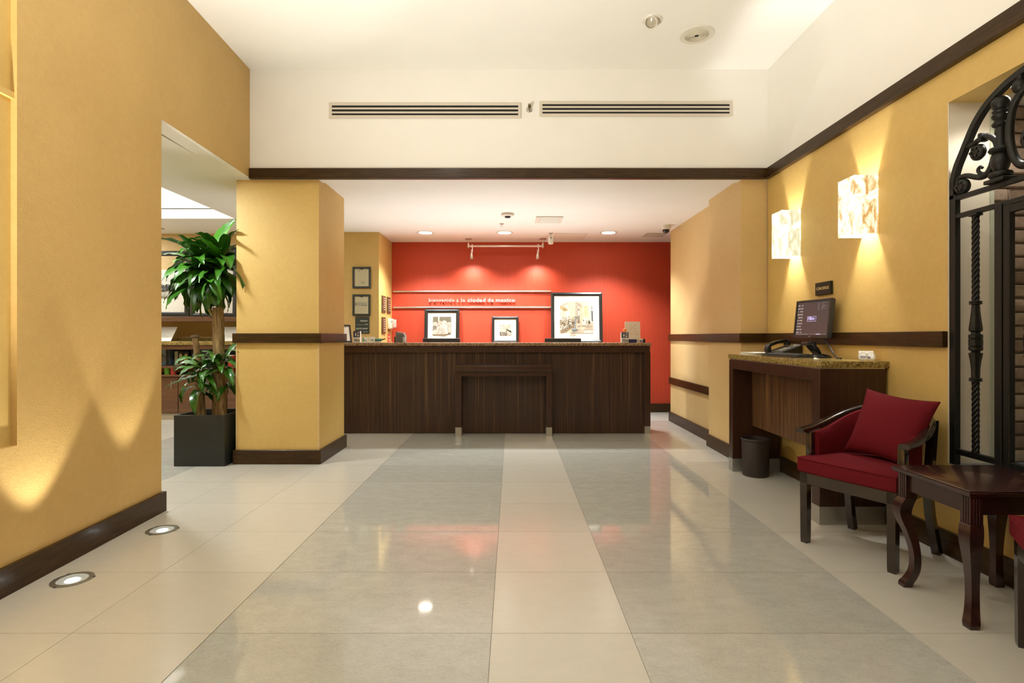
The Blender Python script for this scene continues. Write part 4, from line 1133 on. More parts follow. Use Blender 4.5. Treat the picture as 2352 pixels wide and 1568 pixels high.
def put_leaf(me, base, yaw, pitch, roll=0.0, s=1.0):
    o = bpy.data.objects.new('leaf', me); COL.objects.link(o); o.parent = t
    o.location = base
    o.rotation_euler = (Matrix.Rotation(yaw, 4, 'Z') @ Matrix.Rotation(-pitch, 4, 'Y') @ Matrix.Rotation(roll, 4, 'X')).to_euler()
    o.scale = (s, s, s)
def ok_dir(base, yaw, L):      # keep the blades clear of the column beside the planter
    x = PX + base[0] + cos(yaw) * L; y = PY + base[1] + sin(yaw) * L
    return not (x > -2.60 and y > 5.055)
def crown(center, height, count, meshes, r0, pitch_lo, pitch_hi, rng, scale=1.0):
    ga = 2.39996
    k = 0; n = 0
    while n < count and k < count * 4:
        s = n / count
        yaw = k * ga + rng.uniform(-.25, .25); k += 1
        pitch = pitch_lo + (pitch_hi - pitch_lo) * s + rng.uniform(-.15, .15)
        b = (center[0] + cos(yaw) * r0, center[1] + sin(yaw) * r0, center[2] + height * s)
        sc = scale * rng.uniform(.82, 1.12)
        if not ok_dir(b, yaw, .34 * sc * max(.35, cos(pitch * .6))): continue
        me = rng.choice(meshes if rng.random() < .88 else LL)
        put_leaf(me, b, yaw, pitch, rng.uniform(-.4, .4), sc); n += 1
rg = random.Random(5)
crown((.07, .01, 1.74), .28, 58, LM, .018, -.65, 1.0, rg, 1.1)
crown((-.13, .02, 1.68), .26, 58, LM, .018, -.6, 1.0, rg, 1.1)
put_leaf(LL[0], (.0, -.01, 2.03), R(-20), R(52), 1.35, 1.2)
put_leaf(LM[1], (.09, -.03, 1.93), R(-22), R(48), .2, 1.0)
crown((.09, -.03, .86), .12, 20, LM2, .03, -.2, 1.0, rg, .95)
crown((-.06, -.06, .80), .16, 20, LM2, .04, -.3, .9, rg, .95)
crown((-.11, -.03, .66), .18, 12, LM2, .03, -.5, .5, rg, .9)
crown((.10, .06, .70), .12, 8, LM2, .03, -.2, .5, rg, .8)

# ------------------------------------------------------------------ floor uplights
for i, (y, ang, pw, w_) in enumerate(((3.344, 50, 32, 'farther of two round floor uplights along the gold wall'), (2.662, 62, 28, 'nearer of two round floor uplights along the gold wall'), (1.98, 62, 30, 'added round floor uplight, unseen by the recess'), (1.30, 95, 315, 'second added floor uplight, unseen behind the recess'), (.62, 95, 315, 'third added floor uplight, unseen beside the camera'), (-.06, 95, 315, 'last added floor uplight, unseen behind the camera'))):  # the last four are added out of view to brighten wall and ceiling
    t = thing('floor_uplight', w_, 'uplight', (-2.167, y, 0), group='floor uplights by the left wall')
    MB().lathe([(.088, 0), (.088, .003), (.082, .005), (.066, .004), (.064, .001)], n=40, cap=False).build('trim_ring', simple('dull steel ring', (.33, .34, .32), .4, .8), t)
    MB().lathe([(.065, .002), (.04, .002), (.001, .004)], n=32, cap=False).build('lens', LENS, t)
    MB().lathe([(.030, .0042), (.018, .0058), (.001, .006)], c=(.008, -.010, 0), n=20, cap=False).build('bulb_glow', GLOWF, t)
    for a in (20, 140, 260):
        sc2 = MB().box(.086 * cos(R(a)) - .006, .086 * cos(R(a)) + .006, .086 * sin(R(a)) - .006, .086 * sin(R(a)) + .006, 0, .005)
        sc2.build('lug', simple('dark steel lug', (.2, .2, .19), .5, .7), t)
    lamp('SPOT', (-2.167, y, .03), pw, (1.0, .97, .90), spot_size=R(ang), spot_blend=.35 if y > 1.9 else 1.0, shadow_soft_size=.02, aim=(-2.17, y, 3) if y > 1.9 else (-.7, y + 1.2, 3.7))

# ------------------------------------------------------------------ wall sconces
def sconce(y0, y1, z0, z1, mat, label):
    t = thing('wall_sconce', label, 'sconce', (XR, (y0 + y1) / 2, z0), group='alabaster sconces on the right wall')
    o = (XR, (y0 + y1) / 2, z0)
    xf_ = XR - .158
    MB().box(xf_, xf_ + .011, y0, y1, z0, z1, .002, 1).build('panel', mat, t, o)
    MB().box(xf_ + .0112, XR - .002, y0, y0 + .011, z0 + .002, z1 - .002).build('panel', mat, t, o)
    MB().box(xf_ + .0112, XR - .002, y1 - .011, y1, z0 + .002, z1 - .002).build('panel', mat, t, o)
    MB().box(XR - .012, XR - .002, y0 + .05, y1 - .05, z0 + .10, z1 - .10).build('backplate', FIXW, t, o)
    zc = (z0 + z1) / 2; yc = (y0 + y1) / 2
    MB().lathe([(.010, -.05), (.012, .03), (.016, .05), (.008, .07), (.001, .072)], c=(XR - .07, yc, zc), n=14, cap=False).build('bulb', GLOW, t, o)
    lamp('POINT', (XR - .085, yc, zc), 34, (1, .97, .93), shadow_soft_size=.025)
sconce(3.535, 3.715, 1.873, 2.258, ALAB_A, 'nearer alabaster wall sconce with strong amber veins')
sconce(4.482, 4.662, 1.867, 2.25, ALAB_B, 'farther pale alabaster wall sconce near the corner')
# concierge plaque
t = thing('concierge_sign', 'dark bronze sign with gold lettering above the monitor', 'sign', (XR, 4.135, 1.518))
MB().box(-.022, -.001, -.102, .102, 0, .098, .003, 1).build('board', simple('dark bronze', (.020, .020, .012), .5, spec=.25), t)
SG = simple('gold sign lettering', (.62, .50, .20), .4)
m_ = text_mb('CONCIERGE', .030, .0004, .0006, 'CENTER', 1.0)
m_.xf(Matrix.Translation((-.0226, 0, .040)) @ Matrix.Rotation(R(-90), 4, 'Z') @ Matrix.Rotation(R(90), 4, 'X')).build('lettering', SG, t, smooth=0)

# ------------------------------------------------------------------ concierge desk
t = thing('concierge_desk', 'dark standing desk with gold granite top against the right wall', 'desk', (2.17, 4.15, 0))
o = (2.17, 4.15, 0)
X0, X1, Y0, Y1 = 1.957, 2.378, 3.436, 4.868
pl = [(X0 - .006, Y1 + .002), (X1 + .02, Y1 + .002), (X1 + .02, Y0 - .006)]
for k in range(7):
    a = R(270 - 15 * k)
    pl.append((X0 + .034 + .04 * cos(a), Y0 + .034 + .04 * sin(a)))
MB().stack(pl[::-1], [(1.0, .995), (1.004, 1.0), (1.036, 1.0), (1.04, .995)]).build('countertop', GRAN_G, t, o, label='gold speckled granite countertop')
MB().box(X0 + .008, X1, Y0 + .006, Y1 - .006, .99, 1.0).build('shadow_gap', STEEL, t, o)
MB().box(X0, X0 + .03, Y0 + .09, 4.79, .912, .992, .002, 1).build('fascia', WOODV, t, o)
MB().box(X0, X1, Y0, Y0 + .092, .115, .992, .003, 1).build('end_panel', WOODV, t, o)
MB().box(X0, X1, 4.79, Y1, .115, .992, .003, 1).build('end_panel', WOODV, t, o)
MB().box(X0 + .03, X1, Y0 + .09, 4.79, .97, .99).build('top_board', WOODV, t, o)
MB().box(2.128, 2.15, Y0 + .092, 4.79, .408, .97).build('modesty_panel', ZEBRA_L, t, o, label='striped walnut modesty panel')
for (a, b) in ((Y0, Y0 + .092), (4.79, Y1)):
    MB().box(X0 - .001, X1, a - .001, b + .001, 0, .115).build('kick_plate', PLATE, t, o, label='brushed aluminium kick plate')
DT = 1.04
# monitor on it
def lcd():
    yaw = math.atan2(2.271 - 2.233, 3.90 - 4.32)
    c = ((2.233 + 2.271) / 2 + .01, 4.11)
    t = thing('computer_monitor', 'black flat monitor with lit dark desktop on the concierge desk', 'monitor', (2.285, 4.02, DT))
    w, h = .205, .295
    # screen frame: x to the right as seen from the room, y into the wall, z up
    ex = Vector((2.271 - 2.233, 3.90 - 4.32, 0)).normalized()
    ez = Vector((.10, 0, 1)).normalized()
    ey = ez.cross(ex).normalized()
    M = Matrix(((ex.x, ey.x, ez.x, c[0] - 2.285), (ex.y, ey.y, ez.y, c[1] - 4.02), (ex.z, ey.z, ez.z, 1.186 - DT), (0, 0, 0, 1)))
    hs = MB()
    b = .016
    for (a0, a1, c0, c1) in ((-w, w, 0, .026), (-w, w, h - b, h), (-w + .0004, -w + b, .024, h - b + .002), (w - b, w - .0004, .024, h - b + .002)):
        hs.box(a0, a1, .0003 if c0 == .024 else 0, .03, c0, c1, .002, 1)
    hs.box(-w + .004, w - .004, .008, .042, .004, h - .004, .006, 2)
    hs.box(-w * .6, w * .6, .04, .058, .05, h - .06, .008, 2)
    hs.xf(M).build('housing', BLACKP, t)
    sx = w - b
    bg = (.042, .041, .041)
    sh = [(rect(0, 0, 1, 1), bg), (rect(0, 0, 1, .035), (.08, .075, .08)), (rect(.66, .006, .80, .03), (.42, .38, .55))]
    for k in range(14):
        sh.append((rect(.02 + k * .028, .008, .038 + k * .028, .026), (.20, .2, .21)))
    for r_ in range(10):
        for q in range(5):
            if (r_ * 3 + q * 5) % 11 in (4,): continue
            x_, z_ = .025 + q * .036, .06 + .092 * r_
            sh.append((rect(x_, z_, x_ + .022, z_ + .034), rr.choice([(.45, .44, .46), (.32, .32, .36), (.50, .47, .42), (.26, .28, .34)])))
    for r_ in range(7):
        sh.append((rect(.66, .74 + .033 * r_, .70, .75 + .033 * r_), (.18, .17, .17)))
        sh.append((rect(.77, .74 + .033 * r_, .80 + .16 * ((r_ * 3) % 5) / 4, .75 + .033 * r_), (.16, .15, .15)))
    vi = (.34, .30, .52)
    sh += [(rect(.36, .40, .64, .56), vi), (rect(.372, .414, .628, .546), bg)]
    print_mb(sh, -sx, sx, .026, h - b, .0078, .00004).xf(M).build('screen', SCREEN, t, smooth=0, label='lit dark screen with icon rows')
    text_mb('Hilton', .036, .0012, 0, 'CENTER', .9).xf(M @ place(None, 0, .0012, .026 + .448 * (h - b - .026))).build('screen_lettering', simple('screen violet', (.3, .27, .5), .3, emit=(.40, .36, .62), estr=.8), t, smooth=0)
    MB().lathe([(.006, -.0008), (.001, -.001)], c=(0, 0, .013), n=12, axis='y', cap=False).xf(M).build('badge', STEEL, t)
    MB().box(-.05, .05, -.035, .035, -.03, .0, .006, 2).xf(Matrix.Translation((-.026, .09, .118)) @ Matrix.Rotation(R(90), 4, 'Z')).build('hinge', BLACKP, t)
    MB().sweep([(-.03, .085, .105), (-.015, .06, .075), (.0, .035, .045), (.004, .01, .015)], [(-.035, -.012), (.035, -.012), (.035, .012), (-.035, .012)], up=(1, 0, 0.3)).build('arm', simple('gloss black', (.012, .012, .012), .12), t)
    MB().lathe([(.085, 0), (.085, .008), (.07, .02), (.03, .03), (.001, .032)], n=32, cap=False).build('base', simple('gloss black base', (.015, .015, .015), .15), t)
    MB().tube([(.02, .0, .16), (.03, -.07, .10), (.035, -.13, .03), (.03, -.17, .006), (.02, -.24, .005)], .005, 8).build('cable', BLACKP, t)
lcd()
# keyboard
t = thing('computer_keyboard', 'black keyboard lying before the monitor on granite', 'keyboard', (2.135, 4.20, DT), rz=R(-90 + 5))
kb = MB().prism([(-.075, 0), (.075, 0), (.075, .024), (.06, .024), (-.06, .014), (-.075, .010)], -.225, .225, 'x')
kb.build('body', BLACKP, t)
KEY = simple('dark keycap', (.035, .036, .036), .5)
kme = MB().box(-.0075, .0075, -.0075, .0075, 0, .006, .0015, 1).mesh('key', KEY, 0)
for r_ in range(6):
    for q in range(22):
        if r_ == 0 and 4 <= q <= 8 and q != 6: continue
        k_ = bpy.data.objects.new('key', kme); COL.objects.link(k_); k_.parent = t
        yy = -.055 + r_ * .0195
        k_.location = (-.205 + q * .0195, yy, .0145 + (yy + .06) * .083)
        if r_ == 0 and q == 6: k_.scale = (5, 1, 1)
# telephone
t = thing('desk_telephone', 'black desk telephone at the far end of the concierge desk', 'telephone', (2.27, 4.52, DT), rz=R(-90 + 14))
MB().prism([(-.10, 0), (.10, 0), (.11, .075), (.095, .082), (-.10, .028)], -.095, .095, 'x').build('body', BLACKP, t)
Mp = Matrix.Translation((0, 0, .055)) @ Matrix.Rotation(R(15.5), 4, 'X')
for r_ in range(4):
    for q in range(3):
        MB().box(.0 + q * .026, .018 + q * .026, -.07 + r_ * .026, -.054 + r_ * .026, 0, .006, .001, 1).xf(Mp).build('button', simple('phone key', (.22, .20, .16), .5), t)
MB().box(.0, .075, .045, .075, 0, .004).xf(Mp).build('display', simple('phone display', (.10, .11, .09), .3), t)
hs = MB().sweep([(-.055, -.12, .05), (-.055, -.09, .088), (-.055, -.03, .108), (-.055, .03, .118), (-.055, .075, .122)], [(-.022, -.012), (.022, -.012), (.022, .012), (-.022, .012)])
hs.lathe([(.026, .03), (.028, .055), (.022, .075)], c=(-.055, -.105, 0), n=16).lathe([(.026, .085), (.028, .11), (.022, .128)], c=(-.055, .085, 0), n=16)
hs.build('handset', simple('gloss handset', (.015, .016, .016), .18), t)
MB().sweep([(.03, .10, .078), (.03, .125, .10), (.03, .135, .13)], [(-.04, -.001), (.04, -.001), (.04, .001), (-.04, .001)]).build('paper_tab', PAPER, t)
# papers
t = thing('paper_stack', 'small stack of papers behind the telephone', 'papers', (2.14, 4.70, DT), rz=R(8))
for k in range(4):
    MB().box(-.09 + random.uniform(-.01, .01), .09, -.12 + random.uniform(-.012, .012), .12, .0005 + k * .005, .0045 + k * .005).xf(Matrix.Rotation(random.uniform(-.08, .08), 4, 'Z')).build('sheet', PAPER, t)
t = thing('card_holder', 'white leaning card in a clear holder on the concierge desk', 'card holder', (2.315, 3.52, DT), rz=R(-20))
MB().box(-.042, .042, -.001, .001, .008, .07).xf(Matrix.Rotation(R(-24), 4, 'X')).build('card', PAPER, t)
MB().box(-.036, .0, -.0025, -.001, .02, .034).box(.004, .02, -.0025, -.001, .014, .03).xf(Matrix.Rotation(R(-24), 4, 'X')).build('print', simple('grey violet ink', (.30, .28, .38), .5), t)
ring = MB()
for sx in (-.022, .022):
    ring.tube([(sx + .026 * cos(R(a)), .008, .028 + .026 * sin(R(a))) for a in range(0, 361, 20)], .0025, 6)
ring.build('clear_ring', simple('clear plastic', (.75, .75, .70), .15), t)
solo(MB().lathe([(.010, 0), (.012, .004), (.009, .008), (.001, .010)], c=(2.135, 3.80, DT), n=16, cap=False).box(2.12, 2.15, 3.775, 3.787, DT, DT + .004, .001, 1), 'paper_clip_tray', PAPER, 'tiny white object beside the monitor base', 'tray')
# waste basket
t = thing('waste_basket', 'dark round waste basket under the concierge desk', 'waste basket', (2.105, 4.668, 0))
MB().lathe([(.104, 0), (.107, .008), (.113, .305), (.111, .31), (.106, .305), (.100, .012), (.001, .010)], n=36, cap=False).build('body', BASKET, t)
MB().lathe([(.113, .300), (.119, .304), (.120, .315), (.115, .322), (.108, .318), (.107, .30)], n=36, cap=False).build('rim', BASKET, t)

# ------------------------------------------------------------------ barrel armchair
def upath(a, b, n=25, y0=-.19, k=2.6):
    """u-shaped plan path from the front left end round the back"""
    P = []
    for i in range(n):
        th = pi - pi * i / (n - 1)
        cx, sy = cos(th), sin(th)
        P.append((a * math.copysign(abs(cx) ** (2 / k), cx), y0 + (b - y0) * abs(sy) ** (2 / k)))
    return P
def armchair(label, loc, rz):
    t = thing('armchair', label, 'armchair', loc, rz, group='red barrel armchairs by the right wall')
    # legs
    for sx in (-1, 1):
        l_ = MB()
        x = sx * .232
        l_.stack([(x - .021, -.246), (x + .021, -.246), (x + .021, -.204), (x - .021, -.204)], [(0, .86), (.02, .92), (.35, 1.0), (.41, 1.0)])
        l_.build('leg', EBONY, t)
        r_ = MB().sweep([(sx * .225, .245, 0), (sx * .222, .215, .10), (sx * .215, .188, .22), (sx * .21, .178, .34), (sx * .214, .190, .50), (sx * .222, .205, .74)], [(-.019, -.02), (.019, -.02), (.019, .02), (-.019, .02)], up=(0, 1, 0))
        r_.build('leg', EBONY, t)
        MB().box(sx * .245 - .018, sx * .245 + .018, -.178, -.135, .40, .635, .004, 2).build('arm_post', EBONY, t)
    fr = MB().box(-.253, .253, -.246, -.216, .345, .412, .003, 1)
    fr.box(-.253, -.228, -.22, .18, .35, .41, .003, 1).box(.228, .253, -.22, .18, .35, .41, .003, 1).box(-.21, .21, .165, .195, .35, .41, .003, 1)
    fr.build('seat_frame', EBONY, t)
    outl = [(-.262, -.258), (-.13, -.264), (0, -.266), (.13, -.264), (.262, -.258)]
    for i in range(13):
        th = R(-10 + 200 * i / 12)
        outl.append((.250 * math.copysign(abs(cos(th)) ** .7, cos(th)), -.02 + .215 * max(-.3, sin(th))))
    MB().stack(outl, [(.411, .965), (.42, .995), (.44, 1.0), (.485, .998), (.496, .985), (.501, .94), (.507, .6), (.509, .2)]).build('seat', RED, t)
    pp = [(x * 1.0, y * 1.0, .492) for x, y in outl] + [(outl[0][0], outl[0][1], .492)]
    MB().tube(pp, .0045, 6).build('seat_piping', RED, t)
    # upholstered barrel back
    P = upath(.240, .228, 33, -.150, 3.0)
    v = []; f = []
    m = 8
    for i, (x, y) in enumerate(P):
        s = i / (len(P) - 1)
        hh = sin(pi * s) ** 1.1
        top = .638 + .140 * hh
        nx, ny = (0 - x), (0.0 - y)
        L = math.hypot(nx, ny); nx /= L; ny /= L
        sec = [(.0, .43), (.028, .43), (.036, .50), (.038, .5 + (top - .5) * .55), (.032, top - .03), (.022, top - .004), (.008, top), (-.004, top - .02)]
        for (d_, z_) in sec: v.append((x + nx * d_, y + ny * d_, z_))
    for i in range(len(P) - 1):
        for k in range(m):
            f.append([i * m + k, i * m + (k + 1) % m, (i + 1) * m + (k + 1) % m, (i + 1) * m + k])
    f += [list(range(m)), [(len(P) - 1) * m + k for k in range(m)]]
    MB().add(v, f).build('backrest', RED, t, smooth=50)
    # continuous arm rail
    P = upath(.276, .268, 41, -.215, 3.0)
    path = []
    for i, (x, y) in enumerate(P):
        s = i / (len(P) - 1)
        path.append((x, y, .645 + .142 * sin(pi * s) ** 1.2))
    sec = [(-.026, -.010), (-.020, -.014), (.020, -.014), (.026, -.010), (.026, .004), (.020, .012), (.0, .015), (-.020, .012), (-.026, .004)]
    MB().sweep(path, sec).build('arm_rail', EBONY, t, smooth=50)
    P = upath(.276, .272, 61, -.215, 3.0)
    path = [(x, y, .808 + .004) for (x, y) in P if y > .225 and abs(x) < .15]
    MB().sweep(path, [(-.016, -.022), (.016, -.022), (.016, .016), (.008, .022), (-.008, .022), (-.016, .016)]).build('crest_rail', EBONY, t, smooth=50)
    return t
CA = math.atan2(-.876, .482)
armchair('red barrel armchair holding a red pillow beside the side table', (2.022, 3.055, 0), CA)
armchair('red barrel armchair cut off by the right edge of the photo', (2.063, 1.778, 0), math.atan2(-.876, -.482))
# loose pillow
n = 20
v = []; f = []
for s in (-1, 1):
    for i in range(n + 1):
        for j in range(n + 1):
            u_, w_ = i / n * 2 - 1, j / n * 2 - 1
            th = .075 * (max(0, 1 - u_ ** 2)) ** .55 * (max(0, 1 - w_ ** 2)) ** .55 + .004
            v.append((u_ * .205 * (1 - .09 * (1 - w_ * w_)), s * th, w_ * .195 * (1 - .09 * (1 - u_ * u_))))
for s in (0, 1):
    for i in range(n):
        for j in range(n):
            a = s * (n + 1) ** 2 + i * (n + 1) + j
            f.append([a, a + 1, a + n + 2, a + n + 1])
for i in range(n):
    k1 = (n + 1) ** 2
    for (a, b) in ((i, i + 1), (n * (n + 1) + i, n * (n + 1) + i + 1), (i * (n + 1), (i + 1) * (n + 1)), (i * (n + 1) + n, (i + 1) * (n + 1) + n)):
        f.append([a, b, k1 + b, k1 + a])
t = thing('throw_pillow', 'square red throw pillow leaning in the armchair', 'pillow', (0, 0, 0))
MB().add(v, f).build('cover', RED, t, smooth=60)
fa = Matrix.Translation((2.022, 3.055, 0)) @ Matrix.Rotation(CA, 4, 'Z')
Mp = fa @ Matrix.Translation((.066, .078, .690)) @ Matrix.Rotation(R(-8), 4, 'Z') @ Matrix.Rotation(R(-22), 4, 'X') @ Matrix.Rotation(R(5), 4, 'Y')
t.matrix_world = Mp

# ------------------------------------------------------------------ side table with cabriole legs
t = thing('side_table', 'dark mahogany side table with curved legs beside the armchair', 'side table', (2.112, 2.41, 0))
hx, hy = .262, .228
def sl(x, y): return [(-x, -y), (x, -y), (x, y), (-x, y)]
tp = MB()
def ring_stack(layers):
    v = []; f = []
    for (z, d_) in layers:
        v += [(-hx - d_, -hy - d_, z), (hx + d_, -hy - d_, z), (hx + d_, hy + d_, z), (-hx - d_, hy + d_, z)]
    for i in range(len(layers) - 1):
        for k in range(4):
            f.append([i * 4 + k, i * 4 + (k + 1) % 4, i * 4 + 4 + (k + 1) % 4, i * 4 + 4 + k])
    f += [[3, 2, 1, 0], [len(v) - 4, len(v) - 3, len(v) - 2, len(v) - 1]]
    tp.add(v, f)
ring_stack([(.545, -.012), (.549, -.006), (.556, -.004), (.558, .0), (.564, .0015), (.566, -.003), (.571, -.004), (.573, -.007)])
tp.build('table_top', MAHOG, t)
ap = MB()
a, b = hx - .035, hy - .035
ap.box(-a, a, -b, -b + .018, .466, .546).box(-a, a, b - .018, b, .466, .546).box(-a, -a + .018, -b, b, .466, .546).box(a - .018, a, -b, b, .466, .546)
ap.build('apron', MAHOG, t)
for sx in (-1, 1):
    for sy in (-1, 1):
        cx, cy = sx * (hx - .048), sy * (hy - .048)
        v = []; f = []
        prof = [(.546, 0, .026), (.44, 0, .026), (.425, .004, .0275), (.395, .016, .029), (.36, .022, .028), (.32, .014, .025), (.27, -.004, .0215), (.20, -.022, .018), (.14, -.028, .017), (.09, -.024, .0175), (.05, -.010, .019), (.02, .006, .021), (.0, .010, .019)]
        fine = []
        for i in range(len(prof) - 1):
            q0, q1, q2, q3 = prof[max(i - 1, 0)], prof[i], prof[i + 1], prof[min(i + 2, len(prof) - 1)]
            for k in range(4 if i else 1):
                e = k / 4
                fine.append(tuple(.5 * (2 * q1[j] + (q2[j] - q0[j]) * e + (2 * q0[j] - 5 * q1[j] + 4 * q2[j] - q3[j]) * e * e + (3 * q1[j] - q0[j] - 3 * q2[j] + q3[j]) * e ** 3) for j in range(3)))
        prof = fine + [prof[-1]]
        for (z, d_, w) in prof:
            ox, oy = cx + sx * d_ * .75, cy + sy * d_ * .75
            v += [(ox - w, oy - w, z), (ox + w, oy - w, z), (ox + w, oy + w, z), (ox - w, oy + w, z)]
        for i in range(len(prof) - 1):
            for k in range(4):
                f.append([i * 4 + k, i * 4 + (k + 1) % 4, i * 4 + 4 + (k + 1) % 4, i * 4 + 4 + k])
        f += [[3, 2, 1, 0], [len(v) - 4, len(v) - 3, len(v) - 2, len(v) - 1]]
        lg = MB().add(v, f).build('leg', EBONY if 0 else MAHOG, t, smooth=50)
        rd = MB()
        for q in (-.012, 0, .012):
            rd.box(cx + q - .0035, cx + q + .0035, cy + sy * .0258, cy + sy * .0285, .43, .54, .001, 1)
            rd.box(cx + sx * .0258, cx + sx * .0285, cy + q - .0035, cy + q + .0035, .43, .54, .001, 1)
        rd.build('reeding', MAHOG, lg)

# ------------------------------------------------------------------ wrought iron gate in the niche opening
GX, GC = 2.422, 2.415
t = thing('iron_gate', 'black wrought iron arched gate before the brick niche', 'gate', (GX, GC, .502))
o = (GX, GC, .502)
def G(y, z): return (GX, y, z)
half = [(2.958, 1.95), (2.956, 2.042), (2.933, 2.118), (2.902, 2.173), (2.868, 2.232), (2.826, 2.300), (2.778, 2.353), (2.726, 2.392), (2.674, 2.419), (2.623, 2.439), (2.549, 2.457), (2.48, 2.466)]
def mir(L): return [(2 * GC - y, z) for y, z in L]
arch0 = half + mir(half)[::-1]
arch = []
for i in range(len(arch0) - 1):
    q0, q1, q2, q3 = arch0[max(i - 1, 0)], arch0[i], arch0[i + 1], arch0[min(i + 2, len(arch0) - 1)]
    for k in range(4):
        e = k / 4
        arch.append(tuple(.5 * (2 * q1[j] + (q2[j] - q0[j]) * e + (2 * q0[j] - 5 * q1[j] + 4 * q2[j] - q3[j]) * e * e + (3 * q1[j] - q0[j] - 3 * q2[j] + q3[j]) * e ** 3) for j in range(2)))
arch.append(arch0[-1])
flat = [(-.014, -.016), (.014, -.016), (.014, .016), (-.014, .016)]
MB().sweep([G(y, z) for y, z in arch], flat, up=(1, 0, 0)).build('arch', IRON, t, o, smooth=40)
def both(name, fn):
    m1 = fn(False); m1.build(name, IRON, t, o, smooth=50)
    m2 = fn(True); m2.build(name, IRON, t, o, smooth=50)
def yy(y, mirror): return 2 * GC - y if mirror else y
for mi in (False, True):
    ya = yy(2.952, mi)
    MB().box(GX - .016, GX + .016, ya - .019, ya + .019, .502, 1.97, .002, 1).build('stile', IRON, t, o)
for (z, w_) in ((1.950, .012), (1.851, .012)):
    MB().box(GX - .013, GX + .013, 2 * GC - 2.952, 2.952, z - w_, z + w_, .002, 1).build('rail', IRON, t, o)
MB().box(GX - .013, GX + .013, 2 * GC - 2.65, 2.65, 1.80, 1.838, .002, 1).build('leaf_rail', IRON, t, o)
MB().box(GX - .013, GX + .013, 2 * GC - 2.952, 2.952, .56, .59, .002, 1).build('bottom_rail', IRON, t, o)
for mi in (False, True):
    ya = yy(2.671, mi)
    MB().box(GX - .020, GX + .020, ya - .020, ya + .020, .502, 1.855, .003, 1).build('post', IRON, t, o)
    ya = yy(2.630, mi)
    MB().box(GX - .016, GX + .016, ya - .017, ya + .017, .52, 1.84, .003, 1).build('leaf_stile', IRON, t, o)
def twist_bar(y, z0, z1, r, turns, mirror=False):
    mb = MB(); v = []; f = []
    n, m = 16, int(turns * 24)
    for i in range(m + 1):
        s = i / m
        for k in range(n):
            a = 2 * pi * k / n
            rad = r * (.66 + .34 * abs(cos(2 * a)) ** .8)
            ph = (a + 2 * pi * turns * s * .5)
            v.append((GX + rad * cos(ph), y + rad * sin(ph), z0 + (z1 - z0) * s))
    for i in range(m):
        for k in range(n):
            f.append([i * n + k, i * n + (k + 1) % n, (i + 1) * n + (k + 1) % n, (i + 1) * n + k])
    f += [list(range(n - 1, -1, -1)), [m * n + k for k in range(n)]]
    return mb.add(v, f)
for yb in (2.820, 2 * GC - 2.820, GC + .10, GC - .10):
    tb = twist_bar(yb, 1.385, 1.84, .0175, 8)
    tb.merge(twist_bar(yb, .58, .965, .0175, 7))
    tb.box(GX - .02, GX + .02, yb - .024, yb + .024, 1.828, 1.84, .002, 1)
    bo = tb.build('twisted_bar', IRON, t, o, smooth=60)
    q = MB()
    c = (GX, yb, 0)
    sq8 = dict(n=8)
    q.lathe([(.010, .962), (.028, .965), (.028, .971), (.020, .973), (.028, .975), (.028, .981), (.010, .984)], c=c, n=16)
    q.lathe([(.018, .98), (.019, 1.03), (.023, 1.07), (.029, 1.105), (.029, 1.112), (.018, 1.116), (.020, 1.122), (.030, 1.128), (.030, 1.144), (.026, 1.147), (.030, 1.150), (.030, 1.184), (.026, 1.187), (.030, 1.190), (.030, 1.207), (.020, 1.213), (.018, 1.22), (.028, 1.228), (.029, 1.24), (.024, 1.28), (.019, 1.33), (.017, 1.37)], c=c, n=8)
    q.lathe([(.010, 1.364), (.028, 1.367), (.028, 1.373), (.020, 1.375), (.028, 1.377), (.028, 1.383), (.010, 1.387)], c=c, n=16)
    q.build('baluster', IRON, bo, o, smooth=30)
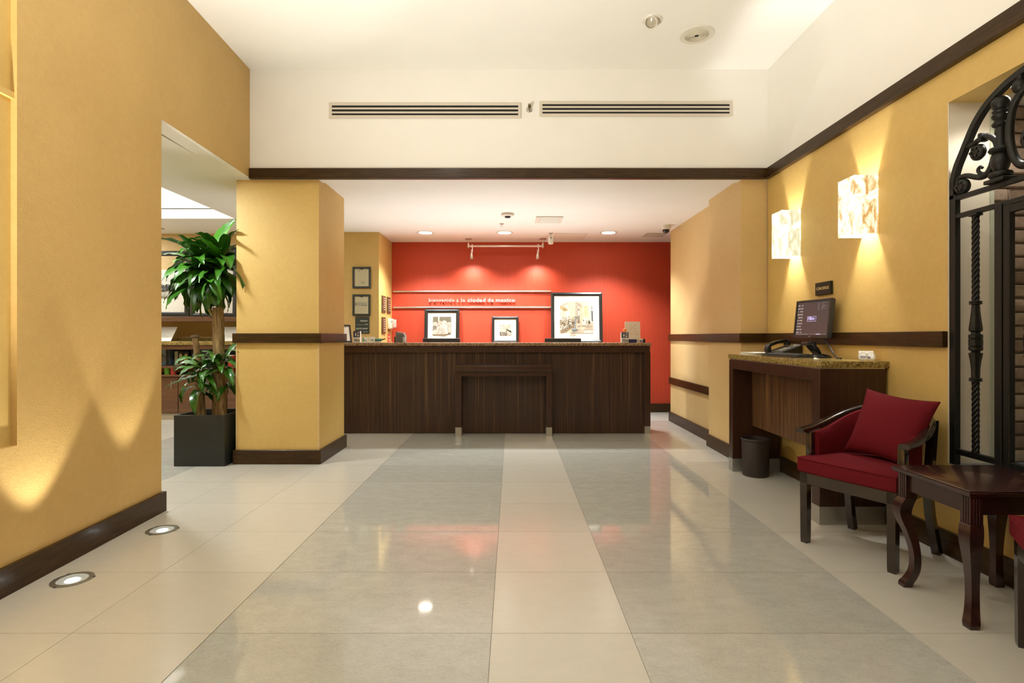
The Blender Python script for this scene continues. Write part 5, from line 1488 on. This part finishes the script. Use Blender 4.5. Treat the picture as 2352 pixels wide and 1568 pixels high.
# turned finials
for mi in (False, True):
    c = (GX, yy(2.676, mi), 0)
    MB().box(GX - .04, GX + .04, c[1] - .055, c[1] + .055, 1.962, 1.982, .004, 2).lathe([(.03, 1.98), (.046, 1.99), (.050, 2.0), (.046, 2.012), (.026, 2.018), (.034, 2.035), (.040, 2.06), (.034, 2.09), (.028, 2.105), (.044, 2.112), (.050, 2.122), (.044, 2.134), (.022, 2.14), (.018, 2.20), (.020, 2.235), (.032, 2.242), (.036, 2.252), (.028, 2.262), (.024, 2.272), (.034, 2.282), (.036, 2.294), (.028, 2.304), (.033, 2.310), (.034, 2.316), (.024, 2.322), (.034, 2.335), (.039, 2.352), (.036, 2.37), (.024, 2.384), (.001, 2.388)], c=c, n=18, cap=False).build('finial', IRON, t, o, smooth=45)
def scroll(name, pts, r, sub=6, disc=None, mirror=False):
    P = [Vector((GX, yy(y, mirror), z)) for y, z in pts]
    Q = []
    for i in range(len(P) - 1):
        p0, p1, p2, p3 = P[max(i - 1, 0)], P[i], P[i + 1], P[min(i + 2, len(P) - 1)]
        for k in range(sub):
            s = k / sub
            Q.append(.5 * ((2 * p1) + (p2 - p0) * s + (2 * p0 - 5 * p1 + 4 * p2 - p3) * s * s + (3 * p1 - p0 - 3 * p2 + p3) * s ** 3))
    Q.append(P[-1])
    rs = r if not isinstance(r, tuple) else [r[0] + (r[1] - r[0]) * i / (len(Q) - 1) for i in range(len(Q))]
    m = MB().tube(Q, rs, 10)
    if disc:
        (y, z, rd) = disc
        m.lathe([(rd * .3, -.022), (rd * .75, -.018), (rd, -.006), (rd, .006), (rd * .75, .018), (rd * .3, .022)], c=(GX, yy(y, mirror), z), n=20, axis='x')
        for k in range(6):
            a = k * pi / 3
            m.lathe([(.008, -.026), (.006, -.018)], c=(GX, yy(y, mirror) + rd * .5 * cos(a), z + rd * .5 * sin(a)), n=8, axis='x')
    m.build(name, IRON, t, o, smooth=50)
for mi in (False, True):
    scroll('scroll', [(2.941, 1.99), (2.938, 2.03), (2.922, 2.052), (2.895, 2.058), (2.862, 2.050), (2.817, 2.030), (2.78, 2.020), (2.748, 2.030), (2.727, 2.055), (2.713, 2.088), (2.700, 2.115)], (.012, .017), disc=(2.900, 2.003, .043), mirror=mi)
    scroll('scroll', [(2.757, 2.030), (2.780, 2.036), (2.800, 2.050), (2.804, 2.066), (2.792, 2.076), (2.779, 2.066)], (.011, .007), mirror=mi)
    scroll('scroll', [(2.878, 2.212), (2.858, 2.206), (2.835, 2.205), (2.81, 2.215), (2.773, 2.222), (2.734, 2.208), (2.706, 2.181), (2.694, 2.150)], (.014, .014), disc=(2.805, 2.155, .042), mirror=mi)
    m = MB().box(GX - .02, GX + .02, yy(2.776, mi) - .012, yy(2.776, mi) + .012, 2.200, 2.244, .004, 2)
    m.build('collar', IRON, t, o)
    scroll('scroll', [(2.535, 2.385), (2.560, 2.365), (2.585, 2.343), (2.608, 2.309), (2.623, 2.248), (2.627, 2.181), (2.624, 2.14), (2.612, 2.088), (2.590, 2.040), (2.560, 2.012), (2.52, 2.004)], (.016, .020), disc=(2.508, 2.132, .060), mirror=mi)
    MB().lathe([(.010, 2.355), (.026, 2.37), (.034, 2.392), (.026, 2.414), (.014, 2.425), (.018, 2.44)], c=(GX, yy(2.572, mi), 0), n=16).build('ball', IRON, t, o, smooth=60)
# downlight in the niche
downlight(2.565, 2.72, 2.486, 'lit downlight in the niche ceiling above the iron gate', 'niche downlight', r=.06)
lamp('SPOT', (2.575, 2.70, 2.45), 9, WARM, spot_size=R(140), spot_blend=.6, shadow_soft_size=.04, aim=(2.60, 2.74, .5))
